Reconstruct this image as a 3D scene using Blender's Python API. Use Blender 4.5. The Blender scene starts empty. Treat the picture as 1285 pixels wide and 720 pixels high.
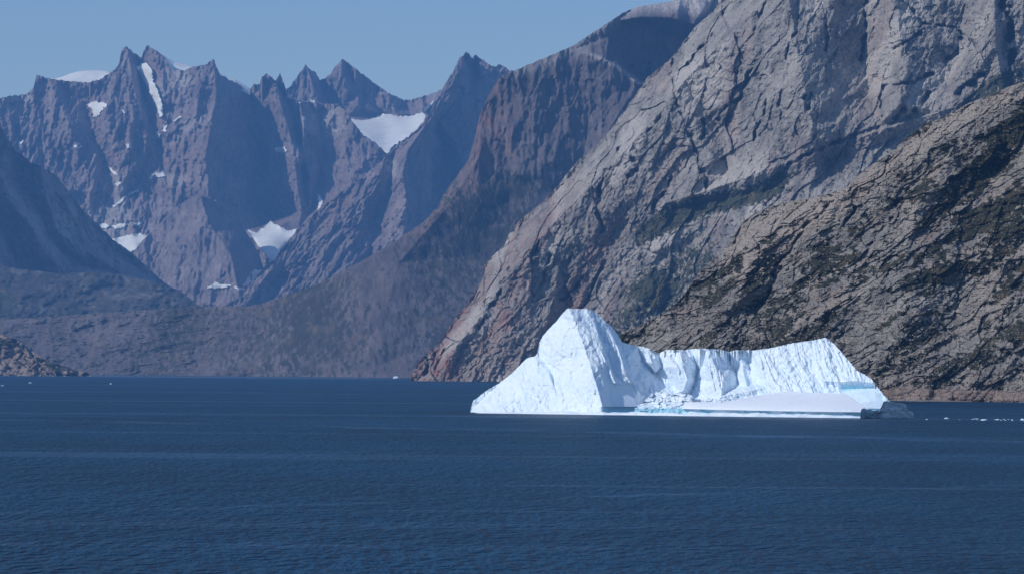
import bpy, math, random
import numpy as np
from mathutils import Matrix, Vector
from mathutils.geometry import delaunay_2d_cdt

sc = bpy.context.scene
col = sc.collection
random.seed(7)

# ------------------------------------------------------------------ camera
F, W2, H2, CAMH = 4880.0, 642.5, 360.0, 15.0
TH, RO = math.atan(107.0 / F), 0.0078
r0, f0, u0 = Vector((1, 0, 0)), Vector((0, math.cos(TH), math.sin(TH))), Vector((0, -math.sin(TH), math.cos(TH)))
rv = r0 * math.cos(RO) + u0 * math.sin(RO)
uv = u0 * math.cos(RO) - r0 * math.sin(RO)
cam_d = bpy.data.cameras.new("camera")
cam = bpy.data.objects.new("camera", cam_d)
col.objects.link(cam)
cam.matrix_world = Matrix(((rv.x, uv.x, -f0.x, 0), (rv.y, uv.y, -f0.y, 0), (rv.z, uv.z, -f0.z, CAMH), (0, 0, 0, 1)))
cam_d.sensor_width = 36.0
cam_d.lens = 36.0 * F / 1285.0
cam_d.clip_start = 1.0
cam_d.clip_end = 80000.0
sc.camera = cam

# ------------------------------------------------------------------ world, sun, exposure
SUN_AZ, SUN_EL = math.radians(-110.0), math.radians(37.0)     # azimuth from +Y towards +X
world = bpy.data.worlds.new("World")
sc.world = world
world.use_nodes = True
wn = world.node_tree
bg = wn.nodes["Background"]
sky = wn.nodes.new("ShaderNodeTexSky")
sky.sky_type = 'NISHITA'
sky.sun_disc = False
sky.sun_elevation = SUN_EL
sky.sun_rotation = SUN_AZ
sky.altitude = 0
sky.air_density = 1.0
sky.dust_density = 0.1
sky.ozone_density = 4.0
bg.inputs[1].default_value = 0.125
wn.links.new(sky.outputs[0], bg.inputs[0])
sd = bpy.data.lights.new("sun", 'SUN')
sd.energy = 3.5
sd.angle = math.radians(0.5)
sd.color = (1.0, 0.95, 0.88)
sun = bpy.data.objects.new("sun", sd)
col.objects.link(sun)
sdir = Vector((math.sin(SUN_AZ) * math.cos(SUN_EL), math.cos(SUN_AZ) * math.cos(SUN_EL), math.sin(SUN_EL)))
sun.rotation_euler = sdir.to_track_quat('Z', 'Y').to_euler()
sc.view_settings.view_transform = 'Standard'
sc.view_settings.look = 'None'
sc.view_settings.exposure = 0.0
sc.view_settings.gamma = 1.0
sc.cycles.max_bounces = 6
sc.cycles.volume_bounces = 0

# ------------------------------------------------------------------ noise helpers (numpy)
def _h(ix, iy, s):
    n = (ix.astype(np.int64) * 374761393 + iy.astype(np.int64) * 668265263 + s * 974634777) & 0x7fffffff
    n = ((n ^ (n >> 13)) * 1274126177) & 0x7fffffff
    n = ((n ^ (n >> 16)) * 668265263) & 0x7fffffff
    return ((n ^ (n >> 15)) & 0xffffff).astype(np.float64) / 0xffffff

def perlin(x, y, s=0):
    ix, iy = np.floor(x), np.floor(y)
    fx, fy = x - ix, y - iy
    u, v = fx * fx * fx * (fx * (fx * 6 - 15) + 10), fy * fy * fy * (fy * (fy * 6 - 15) + 10)
    def g(a, b):
        t = _h(ix + a, iy + b, s) * 2 * np.pi
        return np.cos(t) * (fx - a) + np.sin(t) * (fy - b)
    return 1.5 * ((g(0, 0) * (1 - u) + g(1, 0) * u) * (1 - v) + (g(0, 1) * (1 - u) + g(1, 1) * u) * v)

def fbm(x, y, o=4, s=0, gain=0.5):
    t, a = 0, 1.0
    for i in range(o):
        t = t + a * perlin(x, y, s + i * 13); x, y, a = x * 2.03 + 7.1, y * 2.03 + 3.3, a * gain
    return t

def ridged(x, y, o=4, s=0, gain=0.5):
    t, a = 0, 1.0
    for i in range(o):
        t = t + a * (np.abs(perlin(x, y, s + i * 17)) * 2 - 0.6); x, y, a = x * 2.03 + 1.7, y * 2.03 + 9.3, a * gain
    return t                                   # low where the crest is (small = towards the camera)

def cells(x, y, s=0, tilt=0.6, crack=0.12, cd=0.25):
    """blocky rock: every cell is a tilted plane, joints between cells are recessed; units of the cell"""
    x = x + 0.35 * perlin(x * 1.3, y * 1.3, s + 91); y = y + 0.35 * perlin(x * 1.3 + 9, y * 1.3, s + 92)
    ix, iy = np.floor(x), np.floor(y)
    f1 = np.full(x.shape, 9.0); f2 = f1.copy(); out = np.zeros(x.shape)
    for a in (-1, 0, 1):
        for b in (-1, 0, 1):
            cx, cy = ix + a + 0.15 + 0.7 * _h(ix + a, iy + b, s), iy + b + 0.15 + 0.7 * _h(ix + a, iy + b, s + 5)
            dx, dy = x - cx, y - cy
            d = np.sqrt(dx * dx + dy * dy)
            m = d < f1
            f2 = np.where(m, f1, np.minimum(f2, d))
            val = (_h(ix + a, iy + b, s + 1) - 0.5) * 0.7 + tilt * ((_h(ix + a, iy + b, s + 2) - 0.5) * 2 * dx + (_h(ix + a, iy + b, s + 3) - 0.5) * 2 * dy)
            out = np.where(m, val, out)
            f1 = np.where(m, d, f1)
    return out + cd * np.clip(1 - (f2 - f1) / crack, 0, 1)

def rot(x, z, deg, sx, sz):
    """axis 1 runs along the direction 'deg' above the horizontal; sizes in metres"""
    a = math.radians(deg)
    return (x * math.cos(a) + z * math.sin(a)) / sx, (-x * math.sin(a) + z * math.cos(a)) / sz

def sstep(a, b, x):
    t = np.clip((x - a) / (b - a), 0, 1)
    return t * t * (3 - 2 * t)

# ------------------------------------------------------------------ picture-to-place helpers
def ray(px, py):
    a, b = px - W2, H2 - py
    dy = f0.y * F + rv.y * a + uv.y * b
    return (f0.x * F + rv.x * a + uv.x * b) / dy, (f0.z * F + rv.z * a + uv.z * b) / dy

def py_at(px, D, z):
    q = (z - CAMH) / D
    a = px - W2
    cy, cz = f0.y * F + rv.y * a, f0.z * F + rv.z * a
    return H2 - (q * cy - cz) / (uv.z - q * uv.y)

def pt(px, py, D):
    kx, kz = ray(px, py)
    return Vector((kx * D, D, CAMH + kz * D))

def interp(px, pts):
    p = sorted(pts)
    return np.interp(px, [q[0] for q in p], [q[1] for q in p])

def seg_dist(PX, PY, poly):
    best = np.full(PX.shape, 1e9)
    for (x0, y0), (x1, y1) in zip(poly[:-1], poly[1:]):
        vx, vy = x1 - x0, y1 - y0
        t = np.clip(((PX - x0) * vx + (PY - y0) * vy) / (vx * vx + vy * vy + 1e-9), 0, 1)
        best = np.minimum(best, np.hypot(PX - x0 - t * vx, PY - y0 - t * vy))
    return best

def inside(PX, PY, poly):
    c = np.zeros(PX.shape, bool)
    n = len(poly)
    for i in range(n):
        x0, y0 = poly[i]; x1, y1 = poly[(i + 1) % n]
        if y0 == y1: continue
        m = ((y0 > PY) != (y1 > PY)) & (PX < (x1 - x0) * (PY - y0) / (y1 - y0) + x0)
        c ^= m
    return c

def soft_mask(PX, PY, poly, soft):
    d = seg_dist(PX, PY, poly + [poly[0]])
    d = np.where(inside(PX, PY, poly), d, -d)
    return sstep(-soft, soft, d)

def facet_field(PX, PY, lines, border):
    """piecewise-linear relief through ridge and gully lines: [( [(px,py),..], value or [values] ), ..]"""
    pts, vals, edges = [], [], []
    for poly, v in lines:
        n = len(pts)
        for i, p in enumerate(poly):
            pts.append(Vector(p)); vals.append(v[i] if isinstance(v, (list, tuple)) else v)
            if i: edges.append((n + i - 1, n + i))
    for p in border:
        pts.append(Vector(p[:2])); vals.append(p[2])
    ov, oe, of, ovi, oei, ofi = delaunay_2d_cdt(pts, edges, [], 0, 0.01)
    vv = []
    for v, src in zip(ov, ovi):
        if src: vv.append(vals[src[0]])
        else:
            w = [(1 / ((v - p).length + 1e-3), q) for p, q in zip(pts, vals)]
            w.sort(reverse=True); w = w[:3]
            vv.append(sum(a * b for a, b in w) / sum(a for a, b in w))
    out = np.zeros(PX.shape)
    for f in of:
        a, b, c = [ov[i] for i in f[:3]]
        det = (b.y - c.y) * (a.x - c.x) + (c.x - b.x) * (a.y - c.y)
        if abs(det) < 1e-6: continue
        x0, x1 = min(a.x, b.x, c.x), max(a.x, b.x, c.x); y0, y1 = min(a.y, b.y, c.y), max(a.y, b.y, c.y)
        sel = np.nonzero((PX >= x0) & (PX <= x1) & (PY >= y0) & (PY <= y1))
        if not len(sel[0]): continue
        X, Y = PX[sel], PY[sel]
        l1 = ((b.y - c.y) * (X - c.x) + (c.x - b.x) * (Y - c.y)) / det
        l2 = ((c.y - a.y) * (X - c.x) + (a.x - c.x) * (Y - c.y)) / det
        l3 = 1 - l1 - l2
        ok = (l1 >= -1e-6) & (l2 >= -1e-6) & (l3 >= -1e-6)
        out[sel[0][ok], sel[1][ok]] = (l1 * vv[f[0]] + l2 * vv[f[1]] + l3 * vv[f[2]])[ok]
    return out

# ------------------------------------------------------------------ mesh helpers
def tag(o, label=None, cat=None, group=None, kind=None):
    if label: o['label'] = label
    if cat: o['category'] = cat
    if group: o['group'] = group
    if kind: o['kind'] = kind
    return o

def empty(name, loc):
    o = bpy.data.objects.new(name, None); col.objects.link(o); o.location = loc
    o.empty_display_size = 5
    return o

def mesh_obj(name, co, faces, mat, loc=(0, 0, 0), parent=None, smooth=True, attrs=None):
    co = np.asarray(co, np.float64) - np.array(loc)
    faces = np.asarray(faces, np.int32)
    me = bpy.data.meshes.new(name)
    k = faces.shape[1]
    me.vertices.add(len(co)); me.vertices.foreach_set('co', co.astype(np.float32).ravel())
    me.loops.add(faces.size); me.loops.foreach_set('vertex_index', faces.ravel())
    me.polygons.add(len(faces))
    me.polygons.foreach_set('loop_start', np.arange(0, faces.size, k, dtype=np.int32))
    me.polygons.foreach_set('use_smooth', np.full(len(faces), smooth))
    me.update(calc_edges=True); me.validate()
    for nm, a in (attrs or {}).items():
        at = me.attributes.new(nm, 'FLOAT', 'POINT'); at.data.foreach_set('value', np.asarray(a, np.float32).ravel())
    me.materials.append(mat)
    o = bpy.data.objects.new(name, me); col.objects.link(o)
    o.location = loc
    if parent: o.parent = parent; o.location = Vector(loc) - parent.location
    return o

def grid_faces(nr, nc):
    i = np.arange(nr * nc).reshape(nr, nc)
    return np.stack([i[:-1, :-1], i[:-1, 1:], i[1:, 1:], i[1:, :-1]], -1).reshape(-1, 4)

def massif(name, mat, skyline, base, t, x0, x1, step, rowstep, lines=(), border=None, relief=None, grooves=(),
           jag=(0.8, 6.0), rear=1.0, masks=None, parent=None, seed=0, zlow=-3.0, rear_n=7, smooth=True, origin_px=None, curve=None):
    """a mountain (or berg): front face grown from the shore line up to its ridge, then down the far side"""
    nc = int((x1 - x0) / step) + 1
    px = np.linspace(x0, x1, nc)
    sk = interp(px, skyline)
    sk = sk + jag[0] * (fbm(px / jag[1], px * 0, 4, seed + 3, 0.6))
    Db = interp(px, base)
    pyb = py_at(px, Db, zlow)
    sk = np.minimum(sk, pyb - 0.05)
    nr = int(max((pyb - sk).max() / rowstep, 4)) + 1
    v = np.linspace(0, 1, nr)[:, None]
    PX = np.broadcast_to(px, (nr, nc)).copy()
    PY = pyb + (sk - pyb) * v
    up = (pyb - PY)
    tt = t(PX, up, PY) if callable(t) else t * up / F
    D0 = Db * np.exp(tt)
    kx, kz = ray(PX, PY)
    X, Z = kx * D0, CAMH + kz * D0
    D = D0.copy()
    if lines:
        b = border if border is not None else [(x0 - 5, -400, 0), (x1 + 5, -400, 0), (x0 - 5, 540, 0), (x1 + 5, 540, 0)]
        D += facet_field(PX, PY, lines, b)
    if relief: D += relief(X, Z, PX, PY)
    for poly, w, dep in grooves:
        w, dep = w * 0.75, dep * 0.8
        xs, ys = [p[0] for p in poly], [p[1] for p in poly]
        m = (PX > min(xs) - 4 * w) & (PX < max(xs) + 4 * w) & (PY > min(ys) - 4 * w) & (PY < max(ys) + 4 * w)
        wob = np.clip(0.75 + 1.3 * perlin(PX[m] / 11, PY[m] / 11, 5), 0, 1.5)
        d = seg_dist(PX[m] + 5 * perlin(PX[m] / 22, PY[m] / 22, 8) + 2.2 * perlin(PX[m] / 6, PY[m] / 6, 18), PY[m] + 2.2 * perlin(PX[m] / 6, PY[m] / 6, 28), poly)
        D[m] += dep * wob * np.clip(1 - (d / (w * (0.7 + 0.9 * wob))) ** 1.3, 0, 1)
    co = np.stack([kx * D, D, CAMH + kz * D], -1)
    fr = co
    top = co[-1]
    hgt = np.maximum(top[:, 2] - zlow, 0)
    rows = []
    for j in range(1, rear_n + 1):
        q = j / rear_n
        r = top.copy()
        r[:, 1] += hgt * q * rear * (1 + 0.25 * perlin(px / 20, px * 0 + j, seed + 50))
        r[:, 0] *= r[:, 1] / top[:, 1]
        r[:, 2] = zlow + hgt * (1 - q) ** 1.15
        rows.append(r)
    co = np.concatenate([co, np.array(rows)], 0)
    at = {}
    if masks:
        for nm, a in masks(PX, PY, X, Z).items():
            at[nm] = np.concatenate([a, np.repeat(a[-1:], rear_n, 0)], 0)
    opx = origin_px if origin_px else 0.5 * (max(x0, 0) + min(x1, 1285))
    ci = int(np.argmin(abs(px - opx)))
    loc = (float(fr[0, ci, 0]), float(fr[0, ci, 1]), 0.0)
    if parent: loc = tuple(parent.location)
    o = mesh_obj(name, co.reshape(-1, 3), grid_faces(*co.shape[:2]), mat, loc, parent, smooth, at)
    return o, dict(PX=PX, PY=PY, P=fr, D=D)

# ------------------------------------------------------------------ materials
def mat_new(name):
    m = bpy.data.materials.new(name); m.use_nodes = True
    nt = m.node_tree; nt.nodes.clear()
    out = nt.nodes.new('ShaderNodeOutputMaterial')
    return m, nt, out

class N:
    def __init__(s, nt): s.nt = nt
    def n(s, t, **k):
        x = s.nt.nodes.new(t)
        for a, b in k.items(): setattr(x, a, b)
        return x
    def link(s, a, b): s.nt.links.new(a, b)
    def val(s, sock, v):
        if hasattr(v, 'is_linked') or isinstance(v, bpy.types.NodeSocket): s.link(v, sock)
        else: sock.default_value = v
    def math(s, op, a, b=0.0, clamp=False):
        x = s.n('ShaderNodeMath', operation=op, use_clamp=clamp); s.val(x.inputs[0], a); s.val(x.inputs[1], b); return x.outputs[0]
    def mix(s, f, a, b, mode='MIX'):
        x = s.n('ShaderNodeMix', data_type='RGBA', blend_type=mode)
        s.val(x.inputs[0], f); s.val(x.inputs[6], a); s.val(x.inputs[7], b); return x.outputs[2]
    def ramp(s, f, stops):
        x = s.n('ShaderNodeValToRGB'); e = x.color_ramp.elements
        while len(e) < len(stops): e.new(0.5)
        for q, (p, c) in zip(e, stops): q.position = p; q.color = (*c, 1) if len(c) == 3 else c
        s.link(f, x.inputs[0]); return x.outputs[0]
    def mapping(s, vec, rotv=(0, 0, 0), scale=(1, 1, 1), loc=(0, 0, 0)):
        x = s.n('ShaderNodeMapping', vector_type='TEXTURE' if False else 'POINT')
        s.link(vec, x.inputs[0]); x.inputs[1].default_value = loc; x.inputs[2].default_value = rotv; x.inputs[3].default_value = scale
        return x.outputs[0]
    def noise(s, vec, scale, detail=4, rough=0.55, dist=0.0):
        x = s.n('ShaderNodeTexNoise'); s.link(vec, x.inputs['Vector'])
        x.inputs['Scale'].default_value = scale; x.inputs['Detail'].default_value = detail
        x.inputs['Roughness'].default_value = rough; x.inputs['Distortion'].default_value = dist
        return x.outputs['Fac']
    def attr(s, nm):
        x = s.n('ShaderNodeAttribute', attribute_name=nm); return x.outputs['Fac']

def rock_mat(name, c_lo, c_mid, c_hi, grain, ang, stretch, veg=(0.03, 0.035, 0.018), stain=(0.25, 0.16, 0.13),
             pale=(0.5, 0.46, 0.42), bump=1.0, streak=0.5):
    """grain = size in metres of the finest mottling; ang = dip of the banding (degrees); stretch = its elongation"""
    m, nt, out = mat_new(name); k = N(nt)
    tc = k.n('ShaderNodeTexCoord').outputs['Object']
    r = k.mapping(tc, rotv=(0, math.radians(ang), 0))
    r = k.mapping(r, scale=(1.0 / stretch, 0.6, 1.0))
    big = k.noise(tc, 1 / (grain * 30), 5, 0.6)
    band = k.noise(r, 1 / (grain * 7), 6, 0.68, 0.3)
    fine = k.noise(r, 1 / (grain * 1.6), 5, 0.7)
    f = k.math('ADD', k.math('MULTIPLY', big, 0.45), k.math('MULTIPLY', band, streak))
    f = k.math('ADD', f, k.math('MULTIPLY', fine, 0.5))
    f = k.math('MULTIPLY', f, 1.0 / (0.95 + streak))
    c = k.ramp(f, [(0.39, c_lo), (0.5, c_mid), (0.61, c_hi)])
    # wet / lichen stains running down the face
    vr = k.mapping(tc, scale=(1.0, 0.6, 0.16))
    st = k.noise(vr, 1 / (grain * 6), 5, 0.62, 0.2)
    c = k.mix(k.math('MULTIPLY', k.ramp(st, [(0.5, (0, 0, 0)), (0.68, (1, 1, 1))]), 0.5), c, (c_lo[0] * 0.55, c_lo[1] * 0.55, c_lo[2] * 0.6, 1))
    c = k.mix(k.math('MULTIPLY', k.attr('stain'), k.ramp(band, [(0.38, (0, 0, 0)), (0.6, (1, 1, 1))])), c, (*stain, 1))
    c = k.mix(k.math('MULTIPLY', k.attr('pale'), k.ramp(fine, [(0.2, (0, 0, 0)), (0.55, (1, 1, 1))])), c, (*pale, 1))
    vn = k.noise(r, 1 / (grain * 2.4), 5, 0.65)
    vm = k.math('ADD', k.attr('veg'), k.math('MULTIPLY', k.math('SUBTRACT', vn, 0.5), 2.2))
    vm = k.ramp(vm, [(0.42, (0, 0, 0)), (0.58, (1, 1, 1))])
    vc = k.ramp(k.noise(tc, 1 / (grain * 9), 4, 0.6), [(0.38, tuple(x * 0.7 for x in veg)), (0.55, veg), (0.68, (veg[0] * 2.4, veg[1] * 1.75, veg[2] * 1.5))])
    c = k.mix(vm, c, vc)
    p = k.n('ShaderNodeBsdfPrincipled'); k.link(c, p.inputs['Base Color'])
    p.inputs['Roughness'].default_value = 0.85; p.inputs['Specular IOR Level'].default_value = 0.25
    b1 = k.n('ShaderNodeBump'); b1.inputs['Strength'].default_value = 0.7; b1.inputs['Distance'].default_value = grain * 2.2 * bump
    k.link(k.math('ADD', k.math('MULTIPLY', fine, 0.5), band), b1.inputs['Height'])
    k.link(b1.outputs[0], p.inputs['Normal']); k.link(p.outputs[0], out.inputs[0])
    return m

def snow_mat(name, c=(0.90, 0.90, 0.86)):
    m, nt, out = mat_new(name); k = N(nt)
    tc = k.n('ShaderNodeTexCoord').outputs['Object']
    n = k.noise(tc, 0.02, 5, 0.6)
    cc = k.ramp(n, [(0.35, tuple(x * 0.86 for x in c)), (0.6, c)])
    p = k.n('ShaderNodeBsdfPrincipled'); k.link(cc, p.inputs['Base Color']); p.inputs['Roughness'].default_value = 0.9
    p.inputs['Specular IOR Level'].default_value = 0.1
    k.link(p.outputs[0], out.inputs[0])
    return m

def ice_mat(name, bumpd=0.10, white=(0.72, 0.82, 0.92)):
    m, nt, out = mat_new(name); k = N(nt)
    tc = k.n('ShaderNodeTexCoord').outputs['Object']
    r = k.mapping(tc, rotv=(0, math.radians(22), 0)); r = k.mapping(r, scale=(1, 0.7, 0.22))
    n = k.noise(r, 0.45, 6, 0.65, 0.3)
    fine = k.noise(tc, 1.6, 5, 0.65)
    big = k.noise(tc, 0.06, 4, 0.6)
    c = k.ramp(k.math('ADD', k.math('MULTIPLY', n, 0.6), k.math('MULTIPLY', big, 0.4)),
               [(0.36, (white[0] * 0.82, white[1] * 0.90, white[2] * 0.97)), (0.52, white), (0.7, (0.80, 0.87, 0.93))])
    bl = k.math('ADD', k.attr('blue'), k.math('MULTIPLY', k.math('SUBTRACT', fine, 0.5), 0.35))
    c = k.mix(k.ramp(bl, [(0.2, (0, 0, 0)), (0.8, (1, 1, 1))]), c, (0.34, 0.64, 0.78, 1))
    c = k.mix(k.attr('deep'), c, (0.13, 0.24, 0.38, 1))  # dense dark blue ice; on the end block it also paints in shade
    p = k.n('ShaderNodeBsdfPrincipled'); k.link(c, p.inputs['Base Color'])
    p.inputs['Roughness'].default_value = 0.55; p.inputs['Specular IOR Level'].default_value = 0.3
    b = k.n('ShaderNodeBump'); b.inputs['Strength'].default_value = 0.8; b.inputs['Distance'].default_value = bumpd
    k.link(k.math('ADD', n, k.math('MULTIPLY', fine, 0.5)), b.inputs['Height'])
    k.link(b.outputs[0], p.inputs['Normal']); k.link(p.outputs[0], out.inputs[0])
    return m

def water_mat():
    m, nt, out = mat_new("sea_water"); k = N(nt)
    tc = k.n('ShaderNodeTexCoord').outputs['Object']
    slick = k.noise(k.mapping(tc, rotv=(0, 0, math.radians(3)), scale=(0.0011, 0.010, 1)), 1.0, 4, 0.55, 0.4)
    slick2 = k.noise(k.mapping(tc, rotv=(0, 0, math.radians(-4)), scale=(0.004, 0.055, 1), loc=(5, 3, 0)), 1.0, 3, 0.5, 0.5)
    sy = k.n('ShaderNodeSeparateXYZ'); k.link(tc, sy.inputs[0])
    far = k.n('ShaderNodeMapRange'); k.link(sy.outputs[1], far.inputs[0]); far.inputs[1].default_value = 7300.0; far.inputs[2].default_value = 8200.0
    calm = k.math('ADD', k.math('MULTIPLY', k.ramp(slick, [(0.55, (0, 0, 0)), (0.68, (1, 1, 1))]), 0.5),
                  k.math('MULTIPLY', k.ramp(slick2, [(0.64, (0, 0, 0)), (0.70, (1, 1, 1))]), 0.45), True)
    wob = k.noise(k.mapping(tc, scale=(0.03, 0.0, 0)), 1.0, 5, 0.65)
    brk = k.ramp(k.noise(k.mapping(tc, scale=(0.035, 0.012, 0)), 1.0, 5, 0.72), [(0.42, (0.0, 0.0, 0.0)), (0.6, (1, 1, 1))])
    for y0, slo, wid, amp in ((462.0, 1.1, 7.0, 0.9), (334.0, 0.0, 5.0, 0.8), (341.0, 0.05, 2.0, 0.5), (1010.0, -0.9, 26.0, 0.9), (1150.0, -0.5, 12.0, 0.6), (1046.0, -1.5, 14.0, 0.6), (1330.0, 0.0, 60.0, 0.35), (1700.0, 0.1, 60.0, 0.5), (2500.0, -0.3, 160.0, 0.45), (620.0, 0.3, 4.0, 0.3)):
        q = k.math('SUBTRACT', k.math('SUBTRACT', sy.outputs[1], y0), k.math('MULTIPLY', sy.outputs[0], slo))
        q = k.math('ADD', q, k.math('MULTIPLY', k.math('SUBTRACT', wob, 0.5), wid * 5.0))
        q = k.math('SUBTRACT', 1.0, k.math('DIVIDE', k.math('ABSOLUTE', q), wid), True)
        calm = k.math('ADD', calm, k.math('MULTIPLY', k.math('MULTIPLY', q, amp * 0.7), brk), True)
    w1 = k.noise(k.mapping(tc, rotv=(0, 0, 0.03), scale=(0.8, 0.26, 1)), 1.0, 3, 0.5, 0.1)
    w2 = k.noise(k.mapping(tc, rotv=(0, 0, -0.05), scale=(0.10, 0.03, 1)), 1.0, 4, 0.6)
    w1b = k.noise(k.mapping(tc, rotv=(0, 0, -0.04), scale=(0.26, 0.075, 1), loc=(3, 8, 0)), 1.0, 3, 0.55, 0.1)
    w3 = k.noise(k.mapping(tc, scale=(0.012, 0.006, 1)), 1.0, 3, 0.6)
    h = k.math('ADD', k.math('MULTIPLY', w1, 3.6), k.math('MULTIPLY', w2, 4.5))
    h = k.math('ADD', h, k.math('MULTIPLY', w1b, 3.2))
    b = k.n('ShaderNodeBump'); b.inputs['Distance'].default_value = 1.0
    st = k.math('SUBTRACT', 0.95, k.math('MULTIPLY', calm, 0.6)); st = k.math('MULTIPLY', st, k.math('SUBTRACT', 1.0, k.math('MULTIPLY', far.outputs[0], 0.97))); k.link(st, b.inputs['Strength'])
    k.link(h, b.inputs['Height'])
    c = k.ramp(w3, [(0.35, (0.002, 0.026, 0.066)), (0.65, (0.004, 0.048, 0.112))])
    c = k.mix(k.math('MULTIPLY', calm, 0.5), c, (0.02, 0.06, 0.13, 1))  # paler base colour in the slicks paints in their brighter sky reflection
    p = k.n('ShaderNodeBsdfPrincipled'); k.link(c, p.inputs['Base Color'])
    k.link(k.math('SUBTRACT', k.math('SUBTRACT', 0.42, k.math('MULTIPLY', calm, 0.16)), k.math('MULTIPLY', far.outputs[0], 0.2)), p.inputs['Roughness']); p.inputs['IOR'].default_value = 1.33; p.inputs['Specular IOR Level'].default_value = 0.13
    k.link(b.outputs[0], p.inputs['Normal']); k.link(p.outputs[0], out.inputs[0])
    return m

M = {}
M['cliff'] = rock_mat('grey_cliff_rock', (0.155, 0.145, 0.138), (0.275, 0.255, 0.235), (0.41, 0.375, 0.335), 2.6, -62, 3.0,
                      veg=(0.055, 0.06, 0.035), stain=(0.30, 0.14, 0.11), bump=1.0)
M['slope'] = rock_mat('lichened_slope_rock', (0.13, 0.121, 0.115), (0.215, 0.20, 0.185), (0.35, 0.32, 0.29), 0.9, -36, 3.2,
                      veg=(0.036, 0.036, 0.021), stain=(0.24, 0.15, 0.115), pale=(0.33, 0.28, 0.24), bump=0.9)
M['mid'] = rock_mat('red_brown_rock', (0.085, 0.072, 0.078), (0.125, 0.105, 0.11), (0.185, 0.155, 0.155), 5.0, -75, 2.5,
                    veg=(0.055, 0.055, 0.045), stain=(0.24, 0.135, 0.11), pale=(0.5, 0.46, 0.43), bump=0.8)
M['far'] = rock_mat('far_red_granite', (0.14, 0.11, 0.11), (0.24, 0.185, 0.175), (0.36, 0.29, 0.27), 8.0, -70, 2.0,
                    veg=(0.07, 0.08, 0.06), bump=0.8)
M['hill'] = rock_mat('tundra_hill_rock', (0.045, 0.042, 0.04), (0.07, 0.065, 0.06), (0.14, 0.125, 0.115), 6.0, -20, 2.5,
                     veg=(0.05, 0.055, 0.035), bump=0.7)
M['head'] = rock_mat('brown_headland_rock', (0.13, 0.10, 0.085), (0.26, 0.20, 0.165), (0.38, 0.30, 0.25), 4.0, -30, 2.5, bump=0.9)
M['snow'] = snow_mat('old_snow')
M['ice'] = ice_mat('glacier_ice')
M['smooth_ice'] = ice_mat('smooth_wet_ice', 0.05, (0.86, 0.90, 0.96))
M['water'] = water_mat()

# ------------------------------------------------------------------ water
wy0, wy1, wx = -1500.0, 26000.0, 6500.0
o = mesh_obj('water', [(-wx, wy0, 0), (wx, wy0, 0), (wx, wy1, 0), (-wx, wy1, 0)], [(0, 1, 2, 3)], M['water'], smooth=False)
tag(o, 'dark blue rippled fjord water', kind='structure')

def zero(PX): return np.zeros(PX.shape)

# ------------------------------------------------------------------ spired far range (behind)
snow_jobs = []
back_sky = [(300, 135), (340, 128), (357, 112), (363.7, 109.4), (370, 101), (375, 92.7), (379.6, 87.5), (381.5, 84), (383.7, 79.8), (385.5, 84.5), (387.3, 86.8), (397, 91.4), (401.7, 101.7), (408, 98), (413.8, 95.3),
            (417.7, 87.5), (424, 80), (428, 77), (430.5, 73.4), (436, 79), (446, 86.3), (464, 100.4), (487, 117), (505, 124.8), (514, 126), (531, 121), (560, 112), (600, 130), (700, 200)]
o, back = massif('mountain', M['far'], back_sky, [(280, 19500), (720, 19500)], 0.75, 280, 720, 1.2, 1.2,
    lines=[([(383, 80), (392, 105), (400, 128)], -120), ([(398, 92), (408, 115), (415, 132)], 120),
           ([(430, 73), (428, 95), (440, 112), (452, 130)], [-150, -130, -140, -120]), ([(447, 100), (462, 125), (478, 142)], 60),
           ([(487, 118), (492, 135), (500, 146)], -20), ([(514, 127), (516, 147)], 40), ([(535, 122), (531, 142)], -60),
           ([(436, 146), (485, 149), (536, 141)], [0, 60, 0]), ([(430, 155), (461, 180), (485, 197), (520, 175), (545, 150)], [-500, -900, -1100, -900, -600])],
    relief=lambda X, Z, PX, PY: 60 * ridged(X / 160, Z / 420, 5, 3, 0.6) * sstep(146, 132, PY) + 22 * cells(X / 60, Z / 90, 4) * sstep(146, 132, PY),
    jag=(1.6, 5.0), seed=2)
tag(o, 'hazy pointed peaks behind the snow saddle', kind='structure')

# ------------------------------------------------------------------ main far wall with twin horns
wall_sky = [(-140, 140), (-40, 130), (0, 123.5), (10, 121), (33, 118.4), (42, 110.7), (46, 93.5), (60, 98.6), (77, 101), (110, 104), (125, 100), (139, 91.4), (149, 82.4), (151.6, 64.4),
            (155, 61), (158.8, 58.5), (162, 61), (167, 65.7), (172, 69), (177, 72), (181, 63), (185, 56.7), (189, 60), (195, 63), (205.6, 70.8), (212, 82), (218, 89), (232, 88), (241.6, 84), (259.6, 81),
            (264, 77), (268.6, 74.7), (271, 83), (276.3, 94), (295.6, 104), (312, 114), (318, 106), (326.4, 105.5), (328, 98), (334, 92), (342, 98), (345.7, 101.7),
            (349, 97), (351.4, 91.4), (354, 99), (357, 106), (362, 123), (380, 128), (403, 131), (423, 130), (432, 138), (441, 150.5), (461, 176), (484.5, 192), (500, 210), (540, 260), (600, 330)]
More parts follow.
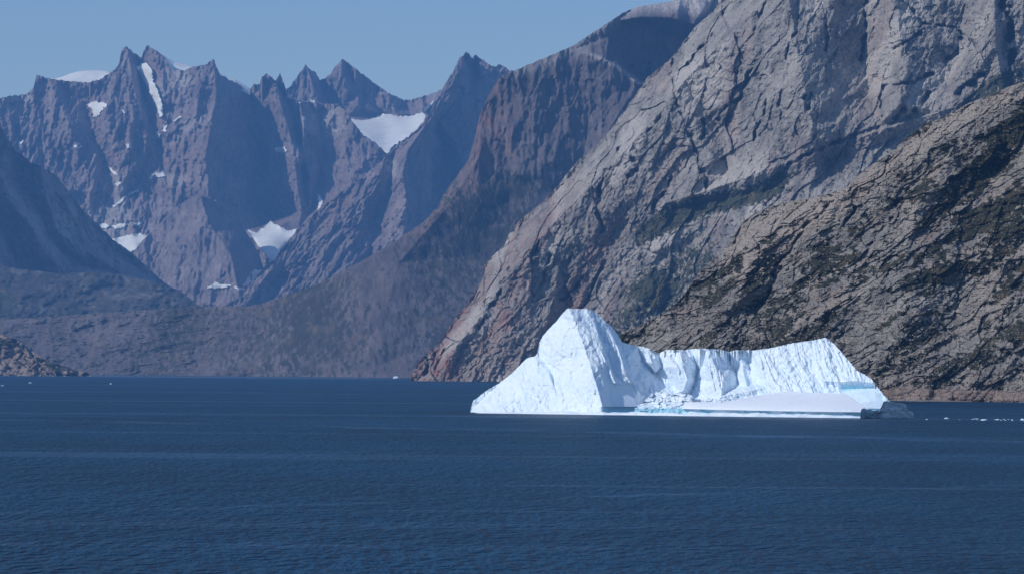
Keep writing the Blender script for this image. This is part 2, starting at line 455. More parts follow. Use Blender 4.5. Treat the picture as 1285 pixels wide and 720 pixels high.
wall_lines = [
    ([(268, 75), (272, 115), (264, 160), (257, 200), (262, 245), (275, 300)], [-200, -260, -300, -320, -300, -200]),
    ([(313, 115), (322, 160), (331, 200), (338, 274)], [200, 300, 330, 300]),
    ([(308, 290), (322, 294), (345, 289), (374, 290)], [-250, -430, -430, -430]), ([(325, 312), (338, 330), (350, 318)], -520),
    ([(346, 102), (353, 135), (364, 170), (371, 210), (378, 265)], [-60, -80, -60, -40, -20]),
    ([(361, 122), (371, 140), (376, 180), (383, 210), (387, 270)], [160, 180, 170, 150, 100]),
    ([(376, 130), (381, 160), (379, 195), (389, 225)], [0, -30, -20, 30]),
    ([(397, 134), (404, 170), (406, 205), (398, 240), (392, 262)], [170, 190, 190, 170, 120]),
    ([(425, 133), (440, 165), (452, 195), (440, 235)], [-40, -60, -60, 0]),
    ([(172, 70), (180, 110), (190, 150), (198, 180), (203, 220)], [90, 130, 110, 60, 10]),
    ([(186, 58), (200, 95), (213, 140), (222, 200)], [-60, -120, -120, -60]),
    ([(159, 58), (167, 100), (176, 140), (186, 175)], [-80, -110, -80, -60]),
    ([(104, 125), (112, 150), (121, 180), (135, 215), (146, 250)], [90, 110, 100, 80, 40]),
    ([(62, 100), (84, 150), (100, 195), (118, 240)], [-40, -60, -50, 0]),
    ([(128, 105), (138, 160), (152, 215)], [-50, -100, -60]),
    ([(44, 95), (50, 140), (74, 200)], [30, 60, 60]), ([(5, 125), (20, 180), (40, 240)], [-40, -40, 0])]
o, wallg = massif('mountain', M['far'], wall_sky, [(-150, 17800), (620, 17800)], 0.72, -140, 600, 1.2, 1.2, lines=wall_lines,
    relief=lambda X, Z, PX, PY: 45 * ridged(X / 190, Z / 620, 5, 11, 0.6) + 26 * cells(*rot(X, Z, 75, 150, 55), 6) + 17 * cells(X / 38, Z / 56, 7, tilt=0.9) + 8 * cells(X / 17, Z / 22, 8, tilt=1.2),
    jag=(1.5, 5.0), seed=4,
    masks=lambda PX, PY, X, Z: dict(stain=0.5 * sstep(0.1, 0.6, perlin(X / 300, Z / 300, 33) + 0.3), pale=0.6 * sstep(0.25, 0.6, perlin(X / 250, Z / 160, 35))))
tag(o, 'far twin horned mountain wall streaked with snow', kind='structure')

# snow caps that stand behind the crest of the wall
# ------------------------------------------------------------------ round buttress in front of the wall
dome_sky = [(110, 372), (140, 340), (167, 316), (180, 301), (195, 286), (210, 270), (225, 257), (240, 248), (252, 246), (262, 249), (275, 255), (285, 262), (296, 270), (302, 280), (307, 288), (316, 303), (325, 318), (332, 340), (336, 365), (345, 385)]
o, domeg = massif('mountain', M['far'], dome_sky, [(100, 16800), (350, 16800)], 0.95, 105, 346, 1.2, 1.2,
    lines=[([(252, 246), (262, 280), (290, 320), (300, 370)], -200), ([(296, 270), (318, 320), (328, 370)], 80), ([(195, 287), (200, 330), (205, 370)], 60), ([(230, 262), (222, 310), (235, 360)], -60)],
    relief=lambda X, Z, PX, PY: 26 * ridged(X / 140, Z / 330, 4, 21, 0.6) + 16 * cells(*rot(X, Z, -50, 120, 40), 9) + 8 * cells(X / 30, Z / 40, 10),
    jag=(0.6, 8), seed=6, rear=0.25)
tag(o, 'rounded rock buttress below the far wall', kind='structure')

# ------------------------------------------------------------------ spur with red rock and its peak
spur_sky = [(270, 392), (300, 372), (308, 364), (328.5, 344), (344, 331), (354, 313), (363, 300), (375, 287), (395, 267), (418, 249), (431, 238.5), (456, 222.5), (484.5, 194), (494, 187), (505, 180), (514, 170), (523, 163), (533, 150.5), (536, 139), (543, 130),
            (551, 120), (558, 107), (564, 96.5), (568, 92), (572, 82.4), (577, 72), (581, 70), (585, 65), (589, 68), (592.4, 73), (596, 68.8), (605, 74.7), (615.6, 82.4), (622, 84), (626, 81), (633, 84), (640, 88.8), (700, 110), (780, 170)]
o, spurg = massif('mountain', M['far'], spur_sky, [(260, 15800), (500, 16000), (790, 16300)], 0.85, 268, 780, 1.2, 1.2,
    lines=[([(541, 150), (527, 167), (511, 190), (505, 215), (509, 250), (505, 300)], [-150, -190, -240, -250, -240, -150]),
           ([(552, 165), (561, 190), (563, 220), (556, 245), (532, 285)], [170, 230, 240, 200, 100]),
           ([(548, 152), (554, 158), (566, 172), (580, 200), (585, 240)], [60, 40, 60, 40, 40]),
           ([(581, 70), (583, 100), (574, 125)], [-90, -80, -20]), ([(592, 73), (597, 95), (593, 118)], [60, 90, 40]), ([(600, 72), (606, 100), (600, 150)], [-20, 0, 20]),
           ([(484, 195), (470, 240), (440, 300), (430, 360)], [-60, -60, -60, -60]), ([(494, 190), (488, 240), (470, 290), (455, 350)], [-40, 60, 70, 30]),
           ([(330, 345), (340, 370)], 60), ([(395, 268), (385, 330), (370, 370)], 60)],
    relief=lambda X, Z, PX, PY: 34 * ridged(*rot(X, Z, 60, 380, 130), 5, 31, 0.6) + 20 * cells(*rot(X, Z, 68, 120, 42), 12) + 14 * cells(X / 34, Z / 45, 13, tilt=0.9) + 7 * cells(X / 16, Z / 20, 8, tilt=1.2),
    jag=(1.3, 5.0), seed=8,
    masks=lambda PX, PY, X, Z: dict(stain=0.9 * soft_mask(PX, PY, [(400, 255), (440, 240), (445, 262), (420, 285), (395, 285)], 14) + 0.5 * soft_mask(PX, PY, [(540, 130), (600, 110), (620, 200), (560, 240)], 25),
                                    pale=0.8 * soft_mask(PX, PY, [(485, 205), (497, 203), (497, 222), (484, 222)], 5)))
tag(o, 'red brown spur rising to a double topped peak', kind='structure')

# ------------------------------------------------------------------ dark ridge at the left edge
left_sky = [(-150, 60), (-60, 110), (-20, 140), (0, 155.6), (10, 173.6), (18, 189), (28, 194), (38.5, 204.5), (54, 209.6), (74.5, 224), (77, 228), (97.7, 256.5), (121, 280), (141, 300), (164.5, 317), (180, 331), (205.6, 354), (221, 364.5), (260, 400)]
o, leftg = massif('mountain', M['far'], left_sky, [(-160, 13300), (270, 14500)], 0.9, -150, 262, 1.2, 1.2,
    lines=[([(0, 215), (18, 262), (44, 290), (60, 320), (82, 345)], [-60, -80, -90, -80, -60]),
           ([(10, 176), (32, 225), (52, 262), (62, 290), (98, 330)], [110, 130, 140, 140, 100]),
           ([(50, 209), (57, 245), (72, 290), (112, 318), (152, 343)], [-40, -60, -30, -40, -60]),
           ([(78, 230), (110, 285), (150, 318), (205, 360)], [160, 200, 180, 140]), ([(-140, 90), (-60, 200), (-20, 300), (0, 350)], -200), ([(-20, 215), (5, 290), (30, 345)], 120)],
    relief=lambda X, Z, PX, PY: 55 * ridged(*rot(X, Z, -62, 330, 130), 5, 41, 0.6) + 30 * cells(*rot(X, Z, -65, 110, 45), 14) + 18 * cells(X / 36, Z / 46, 15, tilt=1.0),
    jag=(1.2, 6), seed=10,
    masks=lambda PX, PY, X, Z: dict(pale=0.4 * sstep(0.1, 0.5, perlin(X / 160, Z / 160, 51))))
tag(o, 'shaded mountain shoulder at the left edge', kind='structure')

# ------------------------------------------------------------------ low tundra hill
hill_sky = [(-140, 330), (0, 332), (23, 337.5), (50, 340), (77, 344), (115.6, 341), (154, 345), (180, 350), (205.6, 356.8), (226, 364.5), (239, 375), (248, 382.5), (280, 398)]
o, hillg = massif('hill', M['hill'], hill_sky, [(-150, 12300), (290, 12300)], 1.9, -140, 282, 1.3, 1.3,
    relief=lambda X, Z, PX, PY: 30 * fbm(X / 190, Z / 110, 5, 61, 0.6) + 15 * cells(*rot(X, Z, -12, 90, 34), 16, cd=0.1) + 6 * cells(X / 24, Z / 18, 17),
    jag=(1.0, 8), seed=12, masks=lambda PX, PY, X, Z: dict(veg=0.35 + 0.5 * perlin(X / 200, Z / 120, 62), pale=0.2 * sstep(0.2, 0.5, perlin(X / 60, Z / 40, 63))))
tag(o, 'low dark tundra hill across the fjord', kind='structure')

# ------------------------------------------------------------------ big mid mountain
mid_sky = [(-140, 408), (33, 399), (149, 391), (220, 386), (248, 384), (303, 384), (313, 384), (330, 380), (354, 372), (393, 359), (418, 346.5), (457, 326), (495.5, 303), (531, 279), (550, 259), (554.7, 246), (575, 219), (588, 200),
           (597, 169), (603, 140.6), (615.6, 115.6), (625, 100), (640.6, 90.6), (675, 76.6), (719, 57.8), (750, 37.5), (781, 17), (797, 9.4), (837, 3), (860, -2), (900, -9), (1010, -5)]
def mid_t(PX, up, PY):
    u = np.minimum(up, 250)
    return (1.05 * u + 0.62 * np.clip(up - 250, 0, 90) + 0.62 * np.clip(up - 340, 0, 400)) / F
o, midg = massif('mountain', M['mid'], mid_sky, [(-150, 10900), (0, 10700), (250, 10200), (450, 9750), (700, 9500), (1020, 9300)], mid_t, -140, 1005, 1.35, 1.3,
    lines=[([(603, 142), (608, 170), (600, 200), (560, 262), (500, 330), (480, 400), (470, 460)], [20, -40, -80, -90, -60, -40, 0]),
           ([(640, 95), (660, 150), (650, 220), (600, 320), (580, 420)], [0, 20, 10, 60, 60]),
           ([(720, 62), (740, 130), (730, 220), (680, 320)], [40, 100, 130, 160]),
           ([(700, 62), (735, 68), (760, 76), (780, 88), (800, 105)], [40, 20, 10, 20, 60]),
           ([(765, 45), (772, 66), (790, 85), (806, 98)], [90, 150, 240, 330]),
           ([(770, 27), (800, 22), (840, 22), (870, 30)], [60, 110, 180, 240]), ([(800, 30), (840, 45), (870, 60)], [180, 330, 420]),
           ([(800, 8), (850, 0), (900, -8)], [250, 330, 420]), ([(900, 120), (900, 300)], 400), ([(380, 380), (330, 460)], -30), ([(150, 395), (200, 462)], 40)],
    relief=lambda X, Z, PX, PY: (22 * ridged(X / 120, Z / 420, 5, 71, 0.55) + 15 * cells(*rot(X, Z, 80, 150, 42), 18) + 9 * cells(X / 24, Z / 46, 19)) * (0.14 + 0.86 * sstep(250, 190, PY)) * (0.35 + 0.65 * sstep(250, 480, PX)) + 22 * fbm(X / 240, Z / 240, 4, 72) + (18 * fbm(X / 110, Z / 50, 5, 75, 0.6) + 6 * cells(X / 30, Z / 16, 76)) * sstep(420, 200, PX),
    jag=(0.9, 7), seed=14,
    masks=lambda PX, PY, X, Z: dict(
        veg=np.clip(0.60 * sstep(205, 250, PY) * (0.75 + 0.6 * perlin(X / 220, Z / 260, 73)) * (1 - 0.5 * sstep(150, 40, PX)) + 0.5 * soft_mask(PX, PY, [(610, 210), (680, 215), (700, 235), (620, 250)], 15), 0, 1),
        stain=np.clip(0.8 * soft_mask(PX, PY, [(585, 215), (600, 120), (630, 110), (640, 200), (600, 240), (520, 300)], 20) + 0.4 * sstep(0.1, 0.5, perlin(X / 120, Z / 300, 74)) * sstep(260, 210, PY), 0, 1),
        pale=np.clip(0.95 * soft_mask(PX, PY, [(790, -20), (1000, -20), (1000, 20), (880, 20), (850, 14), (810, 16), (785, 18)], 8) + 0.3 * soft_mask(PX, PY, [(640, 88), (720, 55), (785, 12), (790, 22), (725, 72), (645, 100)], 5)
                     + 0.6 * sstep(5, 0, seg_dist(PX, PY, [(735, 66), (759, 76), (780, 88), (800, 103)])), 0, 1)))  # pale line along the spur paints in its sunlit crest
tag(o, 'dark broad shouldered mountain behind the grey cliff', kind='structure')

# ------------------------------------------------------------------ small headland, left
head_sky = [(-140, 380), (-40, 400), (0, 417), (13, 424), (23, 426), (36, 437), (49, 446), (64, 454.6), (85, 460), (98, 463.6), (110, 467), (118, 472)]
o, headg = massif('headland', M['head'], head_sky, [(-150, 8250), (120, 8150)], 1.3, -140, 116, 1.0, 0.9,
    relief=lambda X, Z, PX, PY: 26 * cells(*rot(X, Z, -35, 60, 26), 20, tilt=1.1) + 12 * cells(X / 16, Z / 12, 21, tilt=1.0) + 20 * fbm(X / 60, Z / 60, 4, 81),
    jag=(0.8, 5), seed=16, masks=lambda PX, PY, X, Z: dict(veg=0.3 + 0.7 * perlin(X / 50, Z / 40, 82)))
tag(o, 'small brown rocky headland at the left shore', kind='structure')

# ------------------------------------------------------------------ great grey cliff
cliff_sky = [(514.0, 479), (516, 472), (518.5, 465), (523, 458), (528, 451), (539, 440), (548, 434), (557, 420), (575, 394), (594, 369), (606, 347), (608, 334), (615.6, 323), (631, 311), (640.6, 290.6), (659, 270), (678, 256), (700, 234),
             (712.5, 217), (725, 202), (750, 181), (769, 159), (787.5, 134), (800, 115.6), (812.5, 97), (825, 87.5), (840.6, 75), (853, 59), (875, 31), (890, 19), (905, 0), (930, -25), (1000, -75), (1100, -120), (1250, -100), (1420, -90)]
cliff_grooves = [
    ([(1258, -60), (1260, 0), (1265, 37), (1272, 78)], 6, 110), ([(1092, -40), (1090, 0), (1085, 37), (1082, 75)], 3, 45), ([(1038, 25), (1038, 72)], 2, 24),
    ([(1171, 92), (1147, 103), (1110, 109), (1105, 147)], 2.5, 34), ([(1157, 41), (1122, 61)], 2, 22), ([(1232, 94), (1216, 106), (1205, 118)], 4, 40),
    ([(947, 78), (932, 116), (900, 150)], 3, 34), ([(1104, 162), (1072, 170), (1004, 197), (979, 219)], 3.5, 34), ([(1204, 50), (1188, 81)], 4, 40),
    ([(960, 125), (947, 175)], 2.5, 30), ([(894, 44), (865, 78), (853, 87)], 2.5, 34), ([(842, 75), (845, 125), (862, 156), (880, 212), (888, 240)], 2, 30),
    ([(831, 137), (822, 159), (809, 169)], 2, 24), ([(883, 150), (880, 175)], 2.5, 30), ([(706, 375), (731, 350)], 3, 30), ([(675, 303), (665, 319)], 2.5, 26),
    ([(985, 110), (978, 150)], 2, 22), ([(1012, 120), (1012, 138)], 4, 34), ([(905, 10), (930, 60), (925, 110)], 2, 20), ([(960, 0), (945, 40)], 2.5, 24), ([(1130, 0), (1160, 30), (1200, 35), (1228, 62)], 2, 22),
    ([(755, 215), (748, 262), (757, 290)], 3, 34), ([(780, 190), (798, 205), (790, 230)], 4, 36), ([(1000, 40), (985, 72)], 2, 22), ([(1140, 130), (1125, 150)], 4, 34), ([(1165, 118), (1150, 140)], 4, 34),
    ([(820, 262), (840, 232), (848, 215)], 3, 30), ([(640, 340), (625, 372), (600, 410)], 3, 30), ([(560, 440), (545, 462)], 3, 34), ([(690, 320), (684, 350)], 2, 20), ([(545, 445), (532, 470)], 3, 30), ([(760, 330), (735, 372), (725, 400)], 3, 28)]
def cliff_t(PX, up, PY):
    return (1.0 * np.minimum(up, 150) + 0.8 * np.clip(up - 150, 0, 120) + 0.62 * np.clip(up - 270, 0, 600)) / F
def cliff_relief(X, Z, PX, PY):
    w = 25 * fbm(X / 120, Z / 120, 3, 85)
    r = 20 * ridged(*rot(X + w, Z, 62, 300, 110), 4, 90, 0.45)
    a, b = rot(X, Z, 60, 1, 1)
    q = b / 62 + 0.9 * fbm(a / 260, b / 130, 3, 120)
    r += 9 * (q - np.floor(q)) * sstep(-0.25, 0.35, perlin(a / 200, b / 160, 121))
    r += 14 * cells(*rot(X, Z + w, 58, 170, 70), 22, tilt=0.8, crack=0.05, cd=0.13)
    r += 6.0 * cells(*rot(X, Z, 66, 52, 22), 23, tilt=1.0, crack=0.07, cd=0.15)
    r += 3.8 * cells(*rot(X, Z, 56, 19, 9), 24, tilt=1.3, crack=0.12, cd=0.17)
    r += 2.0 * cells(X / 6.0, Z / 7.0, 29, tilt=1.4, crack=0.12, cd=0.17) + 2.0 * fbm(X / 9, Z / 9, 3, 88)
    return r
o, cliffg = massif('mountain', M['cliff'], cliff_sky, [(500, 6350), (560, 6280), (700, 6200), (850, 6050), (1000, 5800), (1430, 5500)], cliff_t, 514, 1425, 1.15, 1.15,
    lines=[([(518, 468), (557, 425), (594, 375), (612, 330), (645, 292), (700, 238), (750, 186), (800, 120), (853, 63), (905, 5), (1000, -70)], [10, 40, 70, 80, 80, 90, 90, 90, 90, 90, 50]),
           ([(540, 470), (585, 420), (640, 345), (690, 285), (760, 215), (830, 140), (900, 60), (960, 0)], [-20, -40, -50, -50, -50, -50, -50, -30]),
           ([(700, 470), (760, 380), (800, 330), (835, 290), (900, 265), (960, 240)], [40, 60, 40, 30, 20, 30]),
           ([(835, 255), (870, 245), (930, 225), (1000, 200), (1080, 172), (1180, 140), (1260, 118)], [-14, -20, -16, -10, -10, -10, -10]),
           ([(850, 262), (900, 252), (950, 240), (1010, 215), (1090, 186), (1190, 152), (1270, 130)], [20, 24, 24, 20, 24, 20, 20]),
           ([(980, -60), (1000, 60), (1020, 160)], -60), ([(1085, -60), (1085, 90), (1100, 160)], [60, 70, 20]), ([(1120, -60), (1130, 60), (1130, 130)], -40), ([(1215, -60), (1205, 50), (1190, 100)], 40),
           ([(1245, -60), (1250, 60)], -30), ([(900, 160), (915, 220)], 50), ([(860, 100), (880, 180)], -20)],
    relief=cliff_relief, grooves=cliff_grooves, jag=(1.6, 9), seed=18, smooth=False,
    masks=lambda PX, PY, X, Z: dict(
        veg=np.clip(0.85 * soft_mask(PX, PY, [(793, 290), (829, 264), (859, 250), (900, 240), (941, 234), (979, 216), (1000, 215), (980, 245), (930, 262), (880, 272), (850, 290), (800, 310)], 9)
                    + 0.62 * soft_mask(PX, PY, [(760, 400), (800, 360), (850, 310), (900, 290), (900, 345), (850, 385), (790, 425), (740, 450)], 16)
                    + 0.75 * soft_mask(PX, PY, [(1190, 140), (1215, 118), (1245, 95), (1290, 70), (1290, 110), (1240, 130)], 8)
                    + 0.45 * sstep(0.25, 0.6, perlin(X / 90, Z / 60, 86)) * sstep(200, 320, PY), 0, 1),
        stain=np.clip(sstep(610, 545, PX) * sstep(350, 420, PY) * 1.1 + 0.55 * sstep(180, 300, PY) * sstep(860, 700, PX) * (0.6 + 0.9 * perlin(*rot(X, Z, 62, 160, 50), 87)) + 0.22 * sstep(0.2, 0.55, perlin(*rot(X, Z, 80, 160, 50), 89)), 0, 1),
        pale=np.clip(0.7 * sstep(0.15, 0.5, perlin(*rot(X, Z, 60, 130, 45), 84)), 0, 0.7)))
tag(o, 'huge grey cliff mountain filling the upper right', kind='structure')

# ------------------------------------------------------------------ near right slope
slope_sky = [(690, 492), (720, 470), (740, 445), (781, 419), (812, 403), (844, 384), (859, 369), (878, 340.6), (890, 330), (904, 318), (915, 305), (922.5, 294), (932, 278), (947.5, 267), (970, 258), (991, 253), (1015, 250), (1035, 245), (1060, 237.5),
             (1072, 225), (1091, 209), (1116, 194), (1135, 175), (1160, 156), (1185, 147), (1213, 131), (1244, 119), (1266, 109), (1285, 103), (1350, 75), (1430, 40)]
slope_base = [(680, 2650), (840, 2480), (1100, 2330), (1140, 2260), (1285, 1880), (1440, 1650)]
def slope_t(PX, up, PY):
    apron = np.log(interp(PX, [(680, 2650), (840, 2480), (1100, 2330), (1440, 2180)]) / interp(PX, slope_base))
    return (0.85 * np.minimum(up, 120) + 1.0 * np.clip(up - 120, 0, 600)) / F + apron * sstep(0, 12, up)
def slope_relief(X, Z, PX, PY):
    w = 8 * fbm(X / 40, Z / 40, 3, 95)
    near = np.clip(PX / 1285, 0.6, 1.1)
    r = 9 * ridged(*rot(X + w, Z, 38, 130, 50), 3, 96, 0.45)
    a, b = rot(X, Z, 36, 1, 1)
    q = b / 19 + 0.8 * fbm(a / 70, b / 45, 3, 122)
    r += 3.2 * (q - np.floor(q)) * sstep(-0.3, 0.3, perlin(a / 60, b / 40, 123))
    q = b / 7.5 + 0.8 * fbm(a / 30, b / 20, 3, 124)
    r += 2.0 * (q - np.floor(q)) * sstep(-0.3, 0.3, perlin(a / 25, b / 18, 125))
    r += 4.2 * cells(*rot(X, Z + w, 38, 46, 20), 25, tilt=1.2, crack=0.08, cd=0.15)
    r += 2.8 * cells(*rot(X, Z + w, 36, 19, 8), 26, tilt=1.4, crack=0.12, cd=0.17)
    r += 1.7 * cells(*rot(X, Z, 34, 6.5, 3.6), 27, tilt=1.5, crack=0.16, cd=0.17)
    r += 1.0 * cells(X / 2.3, Z / 1.7, 28, tilt=1.6, crack=0.2, cd=0.13)
    return r
def slope_masks(PX, PY, X, Z):
    a, b = rot(X, Z, 33, 46, 15)
    v = 0.36 + 0.95 * fbm(a, b, 3, 97) + 0.55 * perlin(*rot(X, Z, 34, 16, 6), 103) + 0.55 * perlin(X / 4.5, Z / 3, 104) + 0.2 * perlin(X / 120, Z / 60, 98)
    v = v + 0.45 * soft_mask(PX, PY, [(1140, 240), (1210, 200), (1285, 160), (1285, 200), (1220, 240), (1150, 262)], 10)
    v = v + 0.45 * soft_mask(PX, PY, [(1180, 300), (1285, 220), (1300, 260), (1200, 310)], 8)
    v = v + 0.4 * soft_mask(PX, PY, [(950, 330), (985, 290), (1000, 300), (965, 350)], 6)
    v = v + 0.4 * soft_mask(PX, PY, [(1110, 430), (1180, 400), (1285, 370), (1285, 395), (1200, 425), (1120, 440)], 6)
    v = v - 0.6 * sstep(22, 4, seg_dist(PX, PY, [(905, 320), (925, 292), (950, 268), (990, 254)]))
    v = v - 0.7 * soft_mask(PX, PY, [(980, 310), (1010, 270), (1060, 240), (1120, 200), (1200, 142), (1285, 105), (1285, 130), (1200, 170), (1130, 220), (1080, 260), (1020, 330), (975, 370)], 12)
    zz = sstep(9, 3, Z)
    v = v - 1.0 * zz
    return dict(veg=np.clip(v, 0, 1), stain=np.clip(0.25 * sstep(20, 6, Z) + 0.35 * sstep(0.2, 0.6, perlin(a * 1.3, b * 1.3, 99)), 0, 1),
                pale=np.clip(0.55 * sstep(0.05, 0.45, perlin(a * 0.9 + 5, b * 0.9, 101)) + 0.0 * zz + 0.8 * soft_mask(PX, PY, [(905, 330), (925, 290), (990, 252), (1060, 236), (1100, 205), (1185, 146), (1285, 102), (1285, 122), (1190, 165), (1110, 225), (1060, 262), (1000, 300), (970, 345), (930, 360)], 8), 0, 0.9))
slope_grooves = [([(1072, 262), (1060, 280)], 3, 10), ([(1285, 245), (1240, 262)], 3, 8), ([(1160, 222), (1180, 212)], 2, 6), ([(1120, 270), (1105, 290), (1092, 310)], 3, 8), ([(1285, 345), (1270, 372)], 4, 10),
                 ([(932, 282), (915, 318), (895, 345)], 3, 8), ([(1045, 255), (1010, 285), (985, 320), (970, 345)], 3, 9), ([(990, 330), (940, 400), (920, 432)], 4, 9), ([(880, 355), (850, 380)], 3, 7)]
o, slopeg = massif('hillside', M['slope'], slope_sky, [(680, 2650), (840, 2480), (1100, 2330), (1140, 2260), (1285, 1880), (1440, 1650)],
    slope_t, 690, 1428, 0.95, 0.95,
    lines=[([(905, 320), (935, 280), (990, 254)], 10), ([(950, 300), (940, 340), (900, 400), (880, 440)], [-6, -8, -6, -4]), ([(1000, 300), (960, 370), (930, 430)], [6, 8, 6]),
           ([(1060, 245), (1030, 290), (1000, 350), (990, 420)], [-6, -8, -6, -4]), ([(1120, 260), (1080, 330), (1060, 400), (1060, 470)], [6, 7, 7, 5]),
           ([(1200, 180), (1150, 260), (1130, 340), (1130, 420)], [-10, -14, -12, -8]), ([(1285, 160), (1230, 260), (1200, 360), (1190, 460)], [8, 12, 10, 8])],
    border=[(680, -50, 0), (1440, -50, 0), (680, 540, 0), (1440, 540, 0)],
    relief=slope_relief, grooves=slope_grooves, jag=(0.9, 6), seed=20, smooth=False, masks=slope_masks, origin_px=1150)
tag(o, 'mossy boulder strewn hillside on the right', kind='structure')

# ------------------------------------------------------------------ snow patches: surfaces lying on the rock, with thickness
def snow_patch(g, poly, label, lift=5.0, group=None, jitter=1.2, name='snow_patch', cat='snow patch'):
    PX, PY, P = g['PX'], g['PY'], g['P']
    xs, ys = [p[0] for p in poly], [p[1] for p in poly]
    st = 0.8
    gx = np.arange(min(xs) - 3, max(xs) + 3, st); gy = np.arange(min(ys) - 3, max(ys) + 3, st)
    px, py = np.meshgrid(gx, gy)
    p0 = np.empty(px.shape)
    for i, x in enumerate(gx):
        c = min(int(np.searchsorted(PX[0], x)), PX.shape[1] - 1)
        p0[:, i] = np.interp(gy, PY[::-1, c], P[::-1, c, 1])
        gtop = PY[-1, c]
        px[:, i] = x
    kx, kz = ray(px, py)
    p = np.stack([kx * p0, p0, CAMH + kz * p0], -1)
    jx = jitter * fbm(px / 3.5, py / 3.5, 2, 7); jy = jitter * fbm(px / 3.5 + 9, py / 3.5, 2, 9)
    m = inside(px + jx, py + jy, poly)
    d = seg_dist(px, py, poly + [poly[0]])
    th = lift * (0.25 + 0.75 * np.clip(d / 3.0, 0, 1))
    fm = m[:-1, :-1] | m[1:, :-1] | m[:-1, 1:] | m[1:, 1:]
    fm = (m[:-1, :-1].astype(int) + m[1:, :-1] + m[:-1, 1:] + m[1:, 1:]) >= 2
    if fm.sum() < 2: return None
    nr, nc = px.shape
    # smoothed surface: snow fills the hollows
    s = p[..., 1].copy()
    for _ in range(200):
        q = np.pad(s, 1, mode='edge')
        s = np.where(m, (q[:-2, 1:-1] + q[2:, 1:-1] + q[1:-1, :-2] + q[1:-1, 2:]) / 4, s)
    D = s - (6.0 if lift < 8 else 40.0 if lift != 9.5 else 110.0) - th
    topp = np.stack([kx * D, D, CAMH + kz * D], -1)
    botp = p + np.array([0, 3.0, -1.0])
    i = np.arange(nr * nc).reshape(nr, nc)
    Q = np.stack([i[:-1, :-1], i[:-1, 1:], i[1:, 1:], i[1:, :-1]], -1)
    top_f = Q[fm]
    faces = [top_f]
    pad = np.pad(fm, 1)
    off = nr * nc
    for (di, dj), (a, b) in {(-1, 0): (0, 1), (0, 1): (1, 2), (1, 0): (2, 3), (0, -1): (3, 0)}.items():
        nb = pad[1 + di:pad.shape[0] - 1 + di, 1 + dj:pad.shape[1] - 1 + dj]
        e = fm & ~nb
        A, B = Q[e][:, a], Q[e][:, b]
        faces.append(np.stack([B, A, A + off, B + off], -1))
    fa = np.concatenate(faces)
    co = np.concatenate([topp.reshape(-1, 3), botp.reshape(-1, 3)])
    used, inv = np.unique(fa, return_inverse=True)
    co = co[used]; fa = inv.reshape(fa.shape)
    loc = tuple(float(v) for v in (co[:, 0].mean(), co[:, 1].mean(), co[:, 2].min()))
    o = mesh_obj(name, co, fa, M['snow'], loc, smooth=True)
    return tag(o, label, cat, group)

snow_patch(back, [(441, 149), (455, 152), (470, 148), (481, 143), (498, 146), (515, 146), (530, 141), (534, 145), (530, 158), (512, 172), (495, 182), (486, 193), (478, 186), (470, 178), (450, 166), (441, 151)],
           'large white snowfield filling the saddle between the pointed peak and the double topped peak', 10, name='snowfield', cat='snowfield')
snow_patch(wallg, [(172, 84), (178, 80), (183, 79), (190, 86), (191, 98), (198, 115), (204, 132), (204, 146), (201, 147), (196, 132), (186, 112), (178, 98)],
           'long narrow snow gully dropping from the notch between the twin horns', 9, name='snow_gully', cat='snow gully')
snow_patch(wallg, [(110, 131), (117, 128), (132, 129), (134, 133), (127, 139), (122, 147), (117, 147), (116, 138), (111, 134)], 'hooked snow patch high on the rock left of the twin horns')
snow_patch(wallg, [(187, 222), (196, 217), (205, 214.5), (207, 221), (198, 223), (188, 225)], 'flat snow patch midway down the wall below the long snow gully')
snow_patch(wallg, [(140, 301), (156, 296), (172, 293), (182, 295), (189, 300), (180, 307), (171, 313), (163, 317), (152, 311)], 'broad snow patch in the hollow behind the left mountain shoulder', 8)
snow_patch(wallg, [(123, 282), (129, 280.5), (137, 283), (133, 287), (125, 286)], 'leftmost of three small snow patches in a row above the broad hollow patch')
snow_patch(wallg, [(140, 284), (150, 281), (158, 281), (156, 285), (144, 287)], 'middle of three small snow patches in a row above the broad hollow patch')
snow_patch(wallg, [(167, 281), (178, 278), (178, 281), (172, 284)], 'rightmost of three small snow patches in a row above the broad hollow patch')
snow_patch(wallg, [(140, 259), (150, 253), (156, 246), (160, 247), (150, 256), (142, 260)], 'thin slanting snow strip below the middle of the far wall')
snow_patch(wallg, [(160, 243), (174, 238), (175, 240), (162, 245)], 'short snow strip just above the thin slanting strip')
snow_patch(wallg, [(134, 208), (141, 213), (148, 219), (146, 220.5), (139, 215)], 'narrow snow streak slanting down right on the wall')
snow_patch(wallg, [(143, 231), (150, 228), (153, 230), (147, 234)], 'tiny snow patch under the narrow slanting streak')
snow_patch(wallg, [(92, 184), (98, 180), (104, 184), (98, 187)], 'small triangular snow patch alone on the left part of the wall')
snow_patch(wallg, [(23, 178), (31, 176), (30, 179), (25, 180)], 'smallest snow fleck near the left end of the far wall')
snow_patch(wallg, [(204, 157), (210, 158), (208, 165), (205, 165)], 'little snow patch at the foot of the long snow gully')
snow_patch(wallg, [(195, 166), (199, 165), (201, 173), (196, 175)], 'small snow patch left below the foot of the long gully')
snow_patch(wallg, [(159, 181), (164, 180), (165, 186), (160, 186)], 'snow fleck in the middle of the wall under the left horn')
snow_patch(wallg, [(217, 152), (226, 146), (228, 147), (221, 152)], 'thin snow fleck right of the long gully')
snow_patch(wallg, [(153, 137), (155, 138), (158, 144), (156, 146)], 'thin upright snow fleck between the hooked patch and the long gully')
snow_patch(wallg, [(344, 186), (350, 185), (357, 185), (360, 191), (345, 192)], 'small snow patch on the pillar right of the great shadow')
